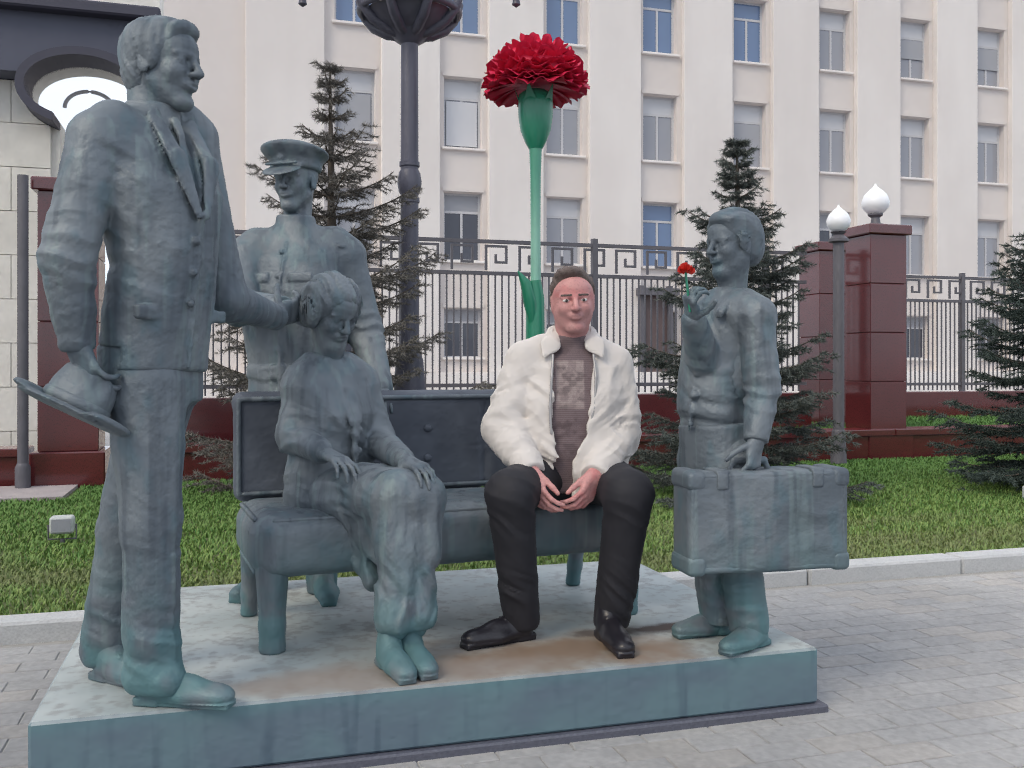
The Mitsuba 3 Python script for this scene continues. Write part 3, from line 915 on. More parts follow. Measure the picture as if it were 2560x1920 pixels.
for i in range(4):
    a = i * math.pi / 2 - .28
    ca, sa = math.cos(a), math.sin(a)
    pts = [(cx + ca * r, cy + sa * r, z) for r, z in ((.07, 5.0), (.5, 5.15), (.85, 5.1), (1.0, 4.95), (1.0, 4.86))]
    arm = part(SL, 'lantern_arm', tube(pts, [.04, .04, .035, .03, .03], 8), 'post_paint', smooth=50)
    part(arm, 'lantern', lathe([(0, -.28), (.04, -.25), (.03, -.2), (.10, -.16), (.13, -.02), (.05, .03), (0, .03)], cx + ca, cy + sa, 4.85, 16), 'post_paint', smooth=40)

# ------------------------------------------------------------------ carnation sculpture
C = thing('carnation_sculpture', 'giant red carnation sculpture on a tall green stem', 'sculpture')
c = V(2.737, 8.472, 1.210)
cx, cy = c[0], c[1]
part(C, 'stem', tube([(cx, cy, .05), (cx, cy, .9), (cx + .005, cy, 1.6), (cx, cy, 2.4), (cx, cy, 3.0), (cx, cy, 3.28)], [.085, .075, .052, .046, .050, .062], 18), 'stem_pale', smooth=40)
part(C, 'calyx', lathe([(.062, 0), (.095, .06), (.14, .17), (.160, .30), (.162, .42), (.155, .50), (.10, .54)], cx, cy, 3.22, 28), 'stem_green', smooth=50)
for i in range(5):
    a = i * 2 * math.pi / 5 + .3
    ca, sa = math.cos(a), math.sin(a)
    vs = [(cx + ca * .15 + sa * .06, cy + sa * .15 - ca * .06, 3.64), (cx + ca * .15 - sa * .06, cy + sa * .15 + ca * .06, 3.64), (cx + ca * .20, cy + sa * .20, 3.80), (cx + ca * .13 + sa * .05, cy + sa * .13 - ca * .05, 3.63), (cx + ca * .13 - sa * .05, cy + sa * .13 + ca * .05, 3.63)]
    part(C, 'sepal', trimesh.convex.convex_hull(np.array(vs)), 'stem_green')
part(C, 'sheath', tube([(cx, cy, .06), (cx, cy, 1.2), (cx - .005, cy, 1.85), (cx - .02, cy, 2.0)], [.095, .092, .085, .07], 18), 'stem_green', smooth=40)
part(C, 'leaf', tube(np.array([(cx - .03, cy - .03, 1.55), (cx - .07, cy - .05, 1.80), (cx - .115, cy - .06, 1.97), (cx - .19, cy - .07, 2.08)]), [.03, .062, .05, .006], 10), 'stem_green', smooth=50)
pr_ = np.random.default_rng(8)
hz = 3.80


def petal(az, tilt, L, w, r0, seed):
    r = np.random.default_rng(seed)
    nu, nv = 9, 8
    u, v = np.meshgrid(np.linspace(-1, 1, nu), np.linspace(0, 1, nv), indexing='ij')
    ph = r.uniform(0, 6.28, 3)
    half = w * (.28 + .72 * v ** .8)
    Lx = L * (1 - .24 * u ** 2) * v + (np.sin(u * 11 + ph[0]) * .008 * v ** 3)
    curl = -.10 * v ** 2
    ruff = .022 * np.sin(u * 5 + ph[1]) * v ** 2 + .007 * np.sin(u * 12 + ph[2]) * v ** 3
    x = r0 + Lx * math.cos(tilt) - (curl + ruff) * math.sin(tilt)
    z = Lx * math.sin(tilt) + (curl + ruff) * math.cos(tilt)
    y = half * u
    ca, sa = math.cos(az), math.sin(az)
    vv = np.stack([cx + x * ca - y * sa, cy + x * sa + y * ca, hz + z], -1).reshape(-1, 3)
    i, j = np.meshgrid(np.arange(nu - 1), np.arange(nv - 1), indexing='ij')
    i, j = i.ravel(), j.ravel()
    q = np.stack([i * nv + j, (i + 1) * nv + j, (i + 1) * nv + j + 1, i * nv + j + 1], 1)
    f = np.vstack([q[:, [0, 1, 2]], q[:, [0, 2, 3]]])
    m = trimesh.Trimesh(vv, f, process=False)
    n = m.vertex_normals
    v2 = np.vstack([vv, vv - n * .006])                       # a sheet with thickness
    k = len(vv)
    rim = [a * nv + nv - 1 for a in range(nu)]
    side = [[a, b, b + k] for a, b in zip(rim[:-1], rim[1:])] + [[a, b + k, a + k] for a, b in zip(rim[:-1], rim[1:])]
    return trimesh.Trimesh(v2, np.vstack([f, f[:, ::-1] + k, side]), process=False)


core = trimesh.creation.icosphere(3, 1.0)
core.apply_scale([.36, .36, .36])
core.vertices[:, 2] = np.where(core.vertices[:, 2] < 0, core.vertices[:, 2] * .15, core.vertices[:, 2])
core.apply_translation([cx, cy, hz + .05])
part(C, 'core', core, 'petal_red', smooth=True)
for layer, (n, tilt, L, w, r0) in enumerate(((22, .10, .40, .12, .08), (22, .22, .42, .12, .07), (21, .36, .43, .12, .06), (20, .55, .435, .11, .05), (18, .75, .44, .11, .04), (15, .95, .445, .10, .03), (12, 1.15, .45, .09, .02), (8, 1.38, .455, .08, .01))):
    for i in range(n):
        part(C, 'petal', petal(2 * math.pi * (i + .5 * (layer % 2)) / n + pr_.uniform(-.12, .12), tilt + pr_.uniform(-.07, .07), L * pr_.uniform(.97, 1.03), w, r0, 100 * layer + i), 'petal_red', smooth=True)


# ------------------------------------------------------------------ spruces
def spruce(label, x, y, H, R, seed, dark, light, droop=.25, zmin=.12, gap=.17, dens=1.0):
    k = thing('spruce', label, 'tree', None)
    r = np.random.default_rng(seed)
    part(k, 'trunk', tube([(x, y, 0), (x + .02, y, H * .5), (x, y, H * .97)], [.085, .05, .008], 10), 'bark', smooth=50)
    tw, nd_b, nd_d, nd_c, nd_l = [], [], [], [], []
    z = zmin
    while z < H * .985:
        t = z / H
        L = R * (1 - t) ** .85 * (1.0 if t < .78 else .55) + .06
        n = int(r.integers(5, 8))
        a0 = r.uniform(0, 6.28)
        for i in range(n):
            az = a0 + 2 * np.pi * i / n + r.uniform(-.25, .25)
            Lb = L * r.uniform(.5, 1.25)
            d = np.array([math.cos(az), math.sin(az), 0])
            m = 9
            s = np.linspace(0, 1, m)
            droop_ = droop * r.uniform(.6, 1.7)
            rise = .35 * t * Lb
            pts = np.array([x, y, z]) + d * (s * Lb)[:, None] + UP * (rise * s - droop_ * Lb * s * (1 - t) + .22 * Lb * s ** 3)[:, None]
            tw.append(tube(pts, np.linspace(.013, .003, m), 4, False))
            sd = np.array([-d[1], d[0], 0])
            nt = max(4, int(Lb / .055))
            for q in range(nt):
                f = .12 + .88 * (q + r.uniform(0, 1)) / nt
                p = np.array([np.interp(f, s, pts[:, c]) for c in range(3)])
                for sg_ in (-1, 1):
                    l = Lb * .42 * (1 - .72 * f) * r.uniform(.6, 1.2) + .04
                    dv = nrm(d * .75 + sd * sg_ * r.uniform(.55, 1.0) + UP * r.uniform(-.35, .10))
                    nn = int(dens * (14 + l * 220) * (1 if t < .8 else .6))
                    u = r.uniform(0, 1, nn)
                    nd_b.append(p + dv * (u * l)[:, None])
                    dirs = dv * .8 + r.normal(0, .62, (nn, 3))
                    nd_d.append(dirs / np.linalg.norm(dirs, axis=1, keepdims=True))
                    cc = np.array(dark) + (np.array(light) - dark) * np.clip((.25 + .75 * f) * r.uniform(.2, 1.0, nn), 0, 1)[:, None]
                    nd_c.append(cc)
            nn = 24
            u = r.uniform(.3, 1, nn)
            nd_b.append(np.stack([np.interp(u, s, pts[:, c]) for c in range(3)], 1))
            dirs = d + r.normal(0, .6, (nn, 3))
            nd_d.append(dirs / np.linalg.norm(dirs, axis=1, keepdims=True))
            nd_c.append(np.tile(light, (nn, 1)) * r.uniform(.7, 1, (nn, 1)))
        z += gap * r.uniform(.8, 1.2) * (1 - .45 * t)
    b, dd, cc = np.vstack(nd_b), np.vstack(nd_d), np.vstack(nd_c)
    n = len(b)
    sd = np.cross(dd, r.normal(0, 1, (n, 3)))
    sd /= np.linalg.norm(sd, axis=1, keepdims=True)
    ln, wd = r.uniform(.028, .055, n)[:, None], .0036
    v = np.stack([b - sd * wd, b + sd * wd, b + dd * ln], 1).reshape(-1, 3)
    f = np.arange(3 * n).reshape(-1, 3)
    cr = part(k, 'crown', (v, f), 'needles', color=np.repeat(cc, 3, 0))
    part(k, 'branches', cat(tw), 'bark', kind='stuff')
    return n


nn_ = []
c = V(0.849, 8.405, 1.210)
nn_.append(spruce('sparse grey brown spruce behind the statue in the peaked cap', c[0], c[1], 3.90, 1.30, 21, (.060, .056, .052), (.24, .225, .205), droop=.12, gap=.25, dens=1.15))
c = V(4.070, 7.138, 1.210)
nn_.append(spruce('dark spruce behind the boy statue', c[0], c[1], 3.12, .98, 22, (.026, .034, .032), (.145, .165, .15), gap=.15, dens=1.4))
c = V(7.081, 6.872, 1.210)
nn_.append(spruce('dark green spruce at the right edge of the lawn', c[0], c[1], 2.85, 1.0, 23, (.010, .022, .020), (.10, .13, .115), gap=.15, dens=1.3))

# small floodlights in the grass
for px_, lab in ((-.99, 'small grey floodlight in the grass at the left'), (6.05, 'small grey floodlight in the grass at the right edge')):
    yy = 6.55 if px_ < 0 else 6.05
    k = thing('lawn_floodlight', lab, 'floodlight')
    part(k, 'housing', rbox((.14, .10, .11), .02).apply_translation([px_, yy, .22]), 'floodlight_grey', smooth=40)
    part(k, 'bracket', cat(tube([(px_ - .08, yy, .22), (px_ - .08, yy, .13), (px_ + .08, yy, .13), (px_ + .08, yy, .22)], .007, 6), tube([(px_, yy, .06), (px_, yy, .13)], .014, 8)), 'iron')
    part(k, 'lens', box(px_ - .055, px_ + .055, yy - .056, yy - .052, .18, .26), 'glass_grey')

# ------------------------------------------------------------------ plinth
PT = .25
pl = thing('plinth', 'low oblong bronze plinth with brown rubbed top carrying the statue group', 'plinth')
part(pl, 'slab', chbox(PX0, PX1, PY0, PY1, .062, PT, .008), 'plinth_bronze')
part(pl, 'base', chbox(PX0 - .02, PX1 + .03, PY0 - .02, PY1 + .02, -.045, .060, .006), 'base_granite')

# ------------------------------------------------------------------ bench
bu, bv = np.array([.9952, .0980, 0]), np.array([-.0980, .9952, 0])
BO = np.array([.075, 3.255, 0])


def bench_place(m):
    M = np.eye(4)
    M[:3, 0], M[:3, 1], M[:3, 3] = bu, bv, BO
    m = m.copy()
    m.apply_transform(M)
    return m


bn = thing('bench', 'dark bronze upholstered bench with legs carrying the seated man and woman', 'bench')
s = Solid()
s.box([.75, .265, .605], [.75, .265, .11], None, .08, .01)
s.box([.75, .03, .60], [.70, .035, .085], None, .03, .03)
for i in range(1, 3):
    s.cone([i * .5, 0.02, .735], [i * .5, .50, .735], .012, None, .03, 's')
part(bn, 'seat', bench_place(s.mesh(.011, .004)), 'bronze', smooth=True)
s = Solid()
for i in range(3):
    s.box([.25 + i * .5, .535, .90], [.252, .05, .205], None, .04, .02)
s.cone([0.03, .545, 1.075], [1.47, .545, 1.075], .035, None, .02)
part(bn, 'backrest', bench_place(s.mesh(.011, .004)), 'bench_bronze', smooth=True)
s = Solid()
for z in (.693, .518):
    s.cone([.075, .022, z], [1.425, .022, z], .010, None, .004)
    for a in (.022, 1.478):
        s.cone([a, .08, z], [a, .47, z], .010, None, .004)
part(bn, 'seat_piping', bench_place(s.mesh(.0085)), 'bronze', smooth=True)
s = Solid()
s.cone([.03, .482, 1.085], [1.47, .482, 1.085], .011, None, .004)
s.cone([.03, .482, .73], [1.47, .482, .73], .010, None, .004)
for a in (.012, 1.488):
    s.cone([a, .482, .73], [a, .482, 1.085], .010, None, .004)
part(bn, 'backrest_piping', bench_place(s.mesh(.0085)), 'bronze', smooth=True)
for i in range(3):
    for j in range(2):
        s = Solid()
        s.ell([.25 + i * .5, .482, .84 + j * .12], (.017, .010, .017), None, .002)
        part(bn, 'button', bench_place(s.mesh(.004)), 'bench_bronze', smooth=True)
for a, b, lean in ((.075, .06, 0), (1.425, .06, 0), (.06, .50, .05), (1.44, .50, .05)):
    s = Solid()
    r0 = .058 if b < .3 else .042
    s.cone([a, b, .55], [a, b + lean, .34], r0, r0 * .72, .02)
    s.cone([a, b + lean, .34], [a, b + lean * 1.4, .262], r0 * .72, r0 * .78, .02)
    s.cut([0, 0, PT], [0, 0, -1], .002)
    part(bn, 'leg', bench_place(s.mesh(.008)), 'bronze', smooth=True)


def limb(S, pts, radii, k=.03, flat=None):
    for a, b, ra, rb in zip(pts[:-1], pts[1:], radii[:-1], radii[1:]):
        S.cone(a, b, ra, rb, k, flat=flat)


def statue(name, label):
    return thing(name, label, 'statue')


def floor_cut(S):
    return S.cut([0, 0, PT + .001], [0, 0, -1], .002)


# ------------------------------------------------------------------ standing man with hat
A = statue('standing_man_statue', 'bronze statue of a standing man in a suit holding a hat behind his leg')
shR, shL = V(-0.344, 2.876, 1.836), V(-0.106, 3.139, 1.915)
left = nrm((shL - shR) * [1, 1, 0])
front = np.cross(left, UP)
hipR, hipL = V(-0.225, 2.945, 1.158), V(-0.191, 3.102, 1.155)
kneR, ankR = V(-0.207, 2.919, 0.748), V(-0.207, 2.914, 0.338)
kneL, ankL = V(-0.294, 3.143, 0.740), V(-0.359, 3.214, 0.335)
elR, wrR = V(-0.414, 2.813, 1.506), V(-0.394, 2.849, 1.276)
elL, wrL = V(-0.005, 3.151, 1.418), V(0.166, 3.455, 1.378)
nk, hd = V(-0.214, 3.015, 1.941), V(-0.180, 3.005, 2.094)
hf = nrm(RGT * .965 - FWD * .25 + UP * -.03)
b = Solid()
HP = head(b, hd, hf, H=.268)
b.cone(nk - UP * .03, hd - UP * .06 - hf * .055, .066, .058, .03)
b.ell(V(-0.213, 3.004, 1.698), (.11, .16, .24), frame(front))
b.ell(V(-0.202, 3.001, 1.286), (.10, .13, .16), frame(front))
limb(b, [shR, elR, wrR], [.06, .05, .034])
limb(b, [shL, elL, wrL], [.06, .05, .034])
limb(b, [hipR, kneR, ankR], [.09, .055, .04])
limb(b, [hipL, kneL, ankL], [.09, .055, .04])
hdir = nrm(V(-0.350, 2.815, 1.194) - wrR)
hand(b, wrR, nrm(hdir * .9 - UP * .35), nrm(-UP * .35 + RGT * .5 - FWD * -.55), nrm(FWD * .2 - RGT * .8), 1.1, curl=(30, 38, 25))
hand(b, wrL, nrm(V(0.240, 3.538, 1.412) - wrL), nrm(FWD * .5 - RGT * .3 + UP * .2), UP, 1.08, curl=(22, 30, 20))
part(A, 'body', b.mesh(.0060), 'bronze', smooth=True)
s = Solid()
E = lambda f, l, u, r, k=.05, op='u': s.ell(HP(f, l, u), np.array(r) * .268, frame(hf), k * .268, op)
E(-.08, 0, .17, (.41, .345, .36))
E(-.22, 0, -.05, (.24, .30, .34), .08)
for sd in (-1, 1):
    E(.06, sd * .29, .06, (.06, .04, .16), .05)
E(.24, 0, .36, (.16, .22, .10), .08)
s.cut(HP(-.1, 0, -.36), -UP, .01)
s.cut(HP(.26, 0, .17), nrm(hf * .9 - UP * .45), .03)
s.fold(HP(-.05, 0, .15), .3, nrm(hf + UP * .3), 80, .007, 3)
part(A, 'hair', s.mesh(.006), 'bronze', smooth=True)
s = Solid()
s.loft(V(-0.212, 2.994, 1.192), nk, left, [(0, 0, .006, .162, .122), (.12, 0, .016, .160, .122), (.40, 0, .052, .156, .116), (.55, 0, .044, .170, .130), (.70, 0, .022, .200, .150), (.84, 0, .002, .195, .134), (.93, 0, -.01, .15, .112), (1.0, 0, -.01, .085, .085)], .03, p=2.4)
s.cone(shR, V(-0.306, 2.907, 1.879), .080, .078, .05)
s.cone(shL, V(-0.134, 3.106, 1.939), .078, .078, .05)
limb(s, [shR, elR, wrR], [.080, .064, .048], .012)
limb(s, [shL, elL, wrL + (elL - wrL) * .05], [.076, .062, .046], .016)
# lapels, pocket flaps, front edge
F0 = lambda t, l, d: V(-0.212, 2.994, 1.192) + (nk - V(-0.212, 2.994, 1.192)) * t + left * l + front * d
for sd in (-1, 1):
    s.cone(F0(.97, sd * .072, .085), F0(.80, sd * .062, .168), .026, .034, .006, flat=(front, .32))
    s.cone(F0(.80, sd * .062, .168), F0(.60, sd * .014, .198), .034, .012, .006, flat=(front, .32))
    s.box(F0(.22, sd * .115, .118), (.055, .012, .018), np.array([left, front, UP]), .006, .004)
s.cone(F0(.60, .006, .186), F0(.02, .006, .136), .006, .006, .006)
for t in (.5, .38, .26):
    s.ell(F0(t, -.012, .19 - (.6 - t) * .08), (.010, .010, .010), None, .002)
s.loft(F0(.94, 0, -.008), F0(1.04, 0, -.002), left, [(0, 0, 0, .115, .105), (1, 0, 0, .074, .078)], .012)
s.loft(F0(.60, 0, .20), F0(1.10, 0, .10), left, [(0, 0, 0, .006, .05), (.5, 0, 0, .040, .06), (.8, 0, 0, .046, .07), (1, 0, 0, .046, .07)], .006, 's')
s.cut(wrR + (wrR - elR) * .10, nrm(wrR - elR), .005, .11)
s.fold(elR, .12, nrm(elR - shR), 24, .010, 1)
s.fold(V(-0.396, 2.829, 1.633), .10, nrm(elR - shR + RGT * .1), 17, .007, 2)
s.fold(wrR - UP * -.08, .09, UP, 22, .007, 3)
s.fold(V(-0.291, 2.861, 1.698), .10, nrm(RGT * .6 + UP * .8), 22, .011, 4)
s.fold(V(-0.168, 2.845, 1.422), .14, nrm(UP * .9 + RGT * .35), 15, .008, 5)
s.fold(V(-0.168, 2.845, 1.645), .14, nrm(UP * .5 - RGT * .8), 12, .006, 6)
s.fold(elL, .12, nrm(wrL - elL), 22, .009, 7)
part(A, 'jacket', s.mesh(.0058, .003), 'bronze', smooth=True)
s = Solid()
s.loft(V(-0.212, 2.994, 1.192), nk, left, [(.55, 0, .034, .15, .118), (.70, 0, .022, .18, .132), (.84, 0, .002, .17, .118), (.93, 0, -.01, .12, .098), (1.0, 0, -.006, .078, .080)], .02, p=2.4)
s.loft(F0(.95, 0, -.004), F0(1.05, 0, .004), left, [(0, 0, 0, .086, .090), (1, 0, 0, .072, .076)], .008)
s.cone(F0(.97, 0, .092), F0(.91, 0, .115), .017, .014, .004, flat=(front, .6))
s.cone(F0(.91, 0, .115), F0(.62, 0, .160), .014, .028, .004, flat=(front, .35))
part(A, 'shirt', s.mesh(.006), 'bronze', smooth=True)
s = Solid()
s.loft(V(-0.213, 3.004, 1.104), V(-0.213, 3.004, 1.272), left, [(0, 0, 0, .155, .115), (1, 0, 0, .16, .12)], .04)
limb(s, [hipR, kneR, ankR], [.108, .076, .074], .03)
limb(s, [hipL, kneL, ankL], [.108, .078, .078], .03)
s.cone(ankR, V(-0.167, 2.876, 0.318), .072, .055, .03)
for hp, kn, an in ((hipR, kneR, ankR), (hipL, kneL, ankL)):
    fd = nrm(RGT * .9 - FWD * .35)
    s.cone(hp + fd * .100 - UP * .06, kn + fd * .074, .007, None, .010)
    s.cone(kn + fd * .074, an + fd * .072, .007, None, .010)
s.cut(V(-0.212, 2.915, 0.287), -UP, .008)
for kn, sd in ((kneR, 1), (kneL, 2)):
    s.fold(kn, .12, nrm(UP + RGT * .3), 17, .008, 10 + sd)
    s.fold(kn - UP * .30, .13, nrm(UP + RGT * .5), 19, .012, 12 + sd)
    s.fold(kn + UP * .22, .14, nrm(RGT + UP * .4), 14, .009, 14 + sd)
part(A, 'trousers', s.mesh(.0068, .003), 'bronze', smooth=True)
for hl, tl in ((V(-0.245, 2.932, 0.250), V(-0.004, 2.817, 0.252)), (V(-0.385, 3.211, 0.248), V(-0.294, 3.112, 0.249))):
    s = Solid()
    hl, tl = hl * [1, 1, 0] + UP * PT, tl * [1, 1, 0] + UP * PT
    tl = hl + nrm(tl - hl) * .29
    shoe(s, hl, tl, s=1.05)
    part(A, 'shoe', s.mesh(.0045), 'bronze', smooth=True)

# the hat he holds
hat = thing('hat', 'bronze brimmed hat held in the standing man statue hand', 'hat')
hc = V(-0.407, 2.853, 1.087)
hn = nrm(UP * .86 + RGT * .40 + FWD * .26)
h1 = nrm(RGT - hn * (RGT @ hn))
HR = np.array([h1, np.cross(hn, h1), hn])
s = Solid()
s.ell(hc, (.138, .13, .012), HR, .02)
s.ell(hc + hn * .012 - h1 * .118, (.036, .10, .010), HR, .03)
s.ell(hc + hn * .012 + h1 * .118, (.036, .10, .010), HR, .03)
part(hat, 'brim', s.mesh(.0055), 'bronze', smooth=True)
s = Solid()
s.loft(hc, hc + hn * .125, HR[1], [(0, 0, 0, .078, .092), (.5, 0, 0, .074, .088), (.9, 0, 0, .062, .076), (1, 0, 0, .05, .06)], .02, p=2.2)
s.ell(hc + hn * .14, (.085, .020, .040), HR, .03, 's')
for sd in (-1, 1):
    s.ell(hc + hn * .10 + h1 * .085 + HR[1] * sd * .06, (.04, .025, .04), HR, .02, 's')
part(hat, 'crown', s.mesh(.0055), 'bronze', smooth=True)
s = Solid()
s.loft(hc + hn * .008, hc + hn * .042, HR[1], [(0, 0, 0, .081, .095), (1, 0, 0, .079, .093)], .01, p=2.2)
part(hat, 'band', s.mesh(.0055), 'bronze', smooth=True)

# ------------------------------------------------------------------ officer in a peaked cap
O = statue('officer_statue', 'bronze statue of an officer in a peaked cap standing behind the bench')
left = nrm(RGT * .97 - FWD * .22)
front = np.cross(left, UP)
nk, hd = V(0.275, 4.122, 1.798), V(0.273, 4.091, 1.977)
shR, shL = V(0.073, 4.150, 1.660), V(0.480, 4.092, 1.675)
elR, wrR = V(0.040, 3.993, 1.450), V(0.197, 3.655, 1.418)
elL, wrL = V(0.561, 4.068, 1.354), V(0.598, 3.922, 1.120)
hf = nrm(front * .95 - RGT * .10 - UP * .05)
b = Solid()
HP = head(b, hd, hf, H=.25)
b.cone(nk - UP * .04, hd - UP * .06 - front * .03, .062, .056, .03)
b.ell(V(0.276, 4.132, 1.488), (.13, .18, .24), frame(front))
b.ell(V(0.277, 4.152, 0.939), (.12, .16, .2), frame(front))
limb(b, [shR, elR, wrR], [.06, .05, .034])
limb(b, [shL, elL, wrL], [.06, .05, .034])
for sd in (-1, 1):
    limb(b, [V(0.277, 4.152, 0.812) + left * sd * .1, V(0.279, 4.173, 0.534) + left * sd * .11, V(0.280, 4.193, 0.253) + left * sd * .12 + UP * .02], [.09, .06, .045])
hand(b, wrR, nrm(V(0.250, 3.535, 1.405) - wrR), nrm(RGT * .4 + FWD * .5 - UP * .2), UP, 1.06, curl=(25, 35, 25))
hand(b, wrL, nrm(V(0.588, 3.831, 1.086) - wrL), nrm(-UP), -RGT, 1.06, curl=(15, 20, 15))
floor_cut(b)
part(O, 'body', b.mesh(.0060), 'bronze', smooth=True)
s = Solid()
R = frame(hf, UP)
cc = HP(-.03, 0, .28)
s.loft(cc - UP * .025, cc + UP * .03, R[1], [(0, 0, .0, .095, .110), (1, 0, .002, .100, .116)], .01)
ct = nrm(UP * .97 - hf * .15)
s.ell(cc + UP * .048 + hf * .01, (.145, .138, .026), frame(hf + UP * .16, ct), .025)
s.ell(cc + UP * .044 + hf * .07, (.07, .10, .030), frame(hf + UP * .25, ct), .03)
s.ell(cc + hf * .115 - UP * .034, (.062, .088, .008), frame(hf - UP * .55, UP), .012)
s.cone(cc + hf * .118 - UP * .008 + R[1] * .07, cc + hf * .118 - UP * .008 - R[1] * .07, .007, .007, .005)
s.ell(cc + hf * .118 + UP * .018, (.010, .016, .018), R, .006)
part(O, 'cap', s.mesh(.0058), 'bronze', smooth=True)
s = Solid()
a0 = V(0.283, 4.172, 0.555)
s.loft(a0, nk, left, [(0, 0, 0, .235, .17), (.25, 0, 0, .215, .16), (.47, 0, .01, .195, .148), (.52, 0, .01, .192, .146), (.62, 0, .012, .212, .158), (.78, 0, .014, .222, .162), (.90, 0, 0, .195, .13), (.96, 0, 0, .12, .10), (1, 0, 0, .085, .085)], .03, p=2.3)
s.cone(shR, V(0.122, 4.157, 1.704), .084, .085, .06)
s.cone(shL, V(0.431, 4.107, 1.717), .084, .085, .06)
limb(s, [shR, elR, wrR], [.080, .068, .052], .018)
limb(s, [shL, elL, wrL], [.080, .070, .054], .018)
F0 = lambda t, l, d: a0 + (nk - a0) * t + left * l + front * d
s.loft(F0(.485, 0, .01), F0(.53, 0, .01), left, [(0, 0, 0, .203, .156), (1, 0, 0, .203, .156)], .004)
s.box(F0(.507, 0, .17), (.03, .008, .026), np.array([left, front, UP]), .004, .003)
s.loft(F0(.955, 0, 0), F0(1.035, 0, 0), left, [(0, 0, 0, .090, .088), (1, 0, 0, .076, .078)], .008)
for sd in (-1, 1):
    s.box(F0(.78, sd * .095, .158), (.05, .010, .052), np.array([left, front, UP]), .006, .008)
    s.box(F0(.815, sd * .095, .166), (.053, .009, .017), np.array([left, front, UP]), .005, .004)
    s.cone(F0(.955, sd * .11, 0), F0(.925, sd * .20, 0), .028, .030, .008, flat=(UP, .45))
for t in (.9, .82, .74, .66, .58, .44, .34):
    s.ell(F0(t, .0, np.interp(t, [.3, .5, .62, .78, .9, 1], [.163, .157, .171, .177, .133, .09])), (.011, .011, .011), None, .003)
s.cone(F0(.93, .012, .115), F0(.80, .012, .177), .005, .005, .006)
s.cone(F0(.80, .012, .177), F0(.05, .012, .172), .005, .005, .006)
s.cut(wrR + (wrR - elR) * .02, nrm(wrR - elR), .005, .11)
s.fold(elR, .12, nrm(wrR - elR), 22, .010, 21)
s.fold(elL, .12, UP, 22, .009, 22)
s.fold(F0(.68, -.1, .15), .14, nrm(left + UP * .7), 14, .008, 23)
s.fold(F0(.66, .12, .15), .14, nrm(left - UP * .7), 14, .008, 24)
s.fold(F0(.3, .0, .15), .25, left, 14, .010, 25)
part(O, 'coat', s.mesh(.0078, .003), 'bronze', smooth=True)
s = Solid()
for sd in (-1, 1):
    limb(s, [V(0.277, 4.152, 0.770) + left * sd * .1, V(0.279, 4.173, 0.534) + left * sd * .11, V(0.280, 4.193, 0.245) + left * sd * .12], [.10, .078, .062])
floor_cut(s)
part(O, 'trousers', s.mesh(.008), 'bronze', smooth=True)
for sd in (-1, 1):
    hl = V(0.281, 4.214, 0.240) * [1, 1, 0] + UP * PT + left * sd * .12
    s = Solid()
    shoe(s, hl, hl + nrm(front + left * sd * .3 + RGT * .25) * .285, s=1.05)
    part(O, 'boot', s.mesh(.0065), 'bronze', smooth=True)

# ------------------------------------------------------------------ seated woman
Wm = statue('seated_woman_statue', 'bronze statue of a woman in a long skirt seated at left on the bench')
front = nrm(-FWD * .72 + RGT * .69)
left = np.cross(UP, front)
hipR, hipL = V(0.318, 3.535, 0.753), V(0.409, 3.613, 0.748)
kneR, kneL = V(0.531, 3.118, 0.785), V(0.619, 3.144, 0.775)
ankR, ankL = V(0.512, 3.040, 0.368), V(0.583, 3.060, 0.367)
pel, nk = V(0.349, 3.568, 0.770), V(0.354, 3.545, 1.243)
shR, shL = V(0.260, 3.531, 1.145), V(0.476, 3.614, 1.150)
elR, wrR = V(0.225, 3.479, 0.959), V(0.307, 3.309, 0.918)
elL, wrL = V(0.532, 3.535, 0.937), V(0.574, 3.209, 0.889)
hd = V(0.363, 3.491, 1.404)
hf = nrm(front * .86 - UP * .46 + RGT * .05)
hu = nrm(UP - hf * (UP @ hf))
b = Solid()
HP = head(b, hd, hf, hu, H=.245)
b.cone(nk - UP * .03, hd - UP * .05 - front * .03, .056, .052, .05)
b.ell((pel + nk) / 2 + UP * .03, (.10, .13, .20), frame(front))
limb(b, [shR, elR, wrR], [.05, .042, .028])
limb(b, [shL, elL, wrL], [.05, .042, .028])
limb(b, [hipR, kneR, ankR], [.085, .055, .036])
limb(b, [hipL, kneL, ankL], [.085, .055, .036])
hand(b, wrR, nrm(V(0.366, 3.229, 0.893) - wrR), nrm(-UP + front * .1), front + RGT * .3, .98, curl=(18, 25, 18))
hand(b, wrL, nrm(V(0.628, 3.089, 0.870) - wrL), nrm(-UP), front - RGT * .5, .98, curl=(18, 28, 18))
part(Wm, 'body', b.mesh(.0060), 'bronze', smooth=True)
s = Solid()
R = frame(hf, hu)
E = lambda f, l, u, r, k=.06, op='u': s.ell(HP(f, l, u), np.array(r) * .245, R, k * .245, op)
E(-.09, 0, .17, (.43, .37, .37))
E(-.27, 0, -.10, (.27, .33, .36), .1)
E(-.50, 0, .02, (.20, .22, .22), .06)
for sd in (-1, 1):
    E(.03, sd * .32, .0, (.12, .06, .24), .06)
s.cut(HP(.30, 0, .13), nrm(hf * .9 - hu * .42), .03)
s.cut(HP(0, 0, -.36), -hu, .015)
s.fold(HP(-.1, 0, .1), .24, nrm(R[1] + hu * .4), 70, .011, 31)
part(Wm, 'hair', s.mesh(.0058), 'bronze', smooth=True)
s = Solid()
s.loft(pel - UP * .10, nk, left, [(0, 0, .02, .165, .145), (.22, 0, .02, .165, .145), (.42, 0, .015, .142, .122), (.65, 0, .022, .158, .132), (.82, 0, .005, .160, .112), (.93, 0, -.01, .12, .095), (1, 0, -.01, .068, .068)], .03)
s.cone(shR, shR * .6 + nk * .4, .072, .07, .05)
s.cone(shL, shL * .6 + nk * .4, .072, .07, .05)
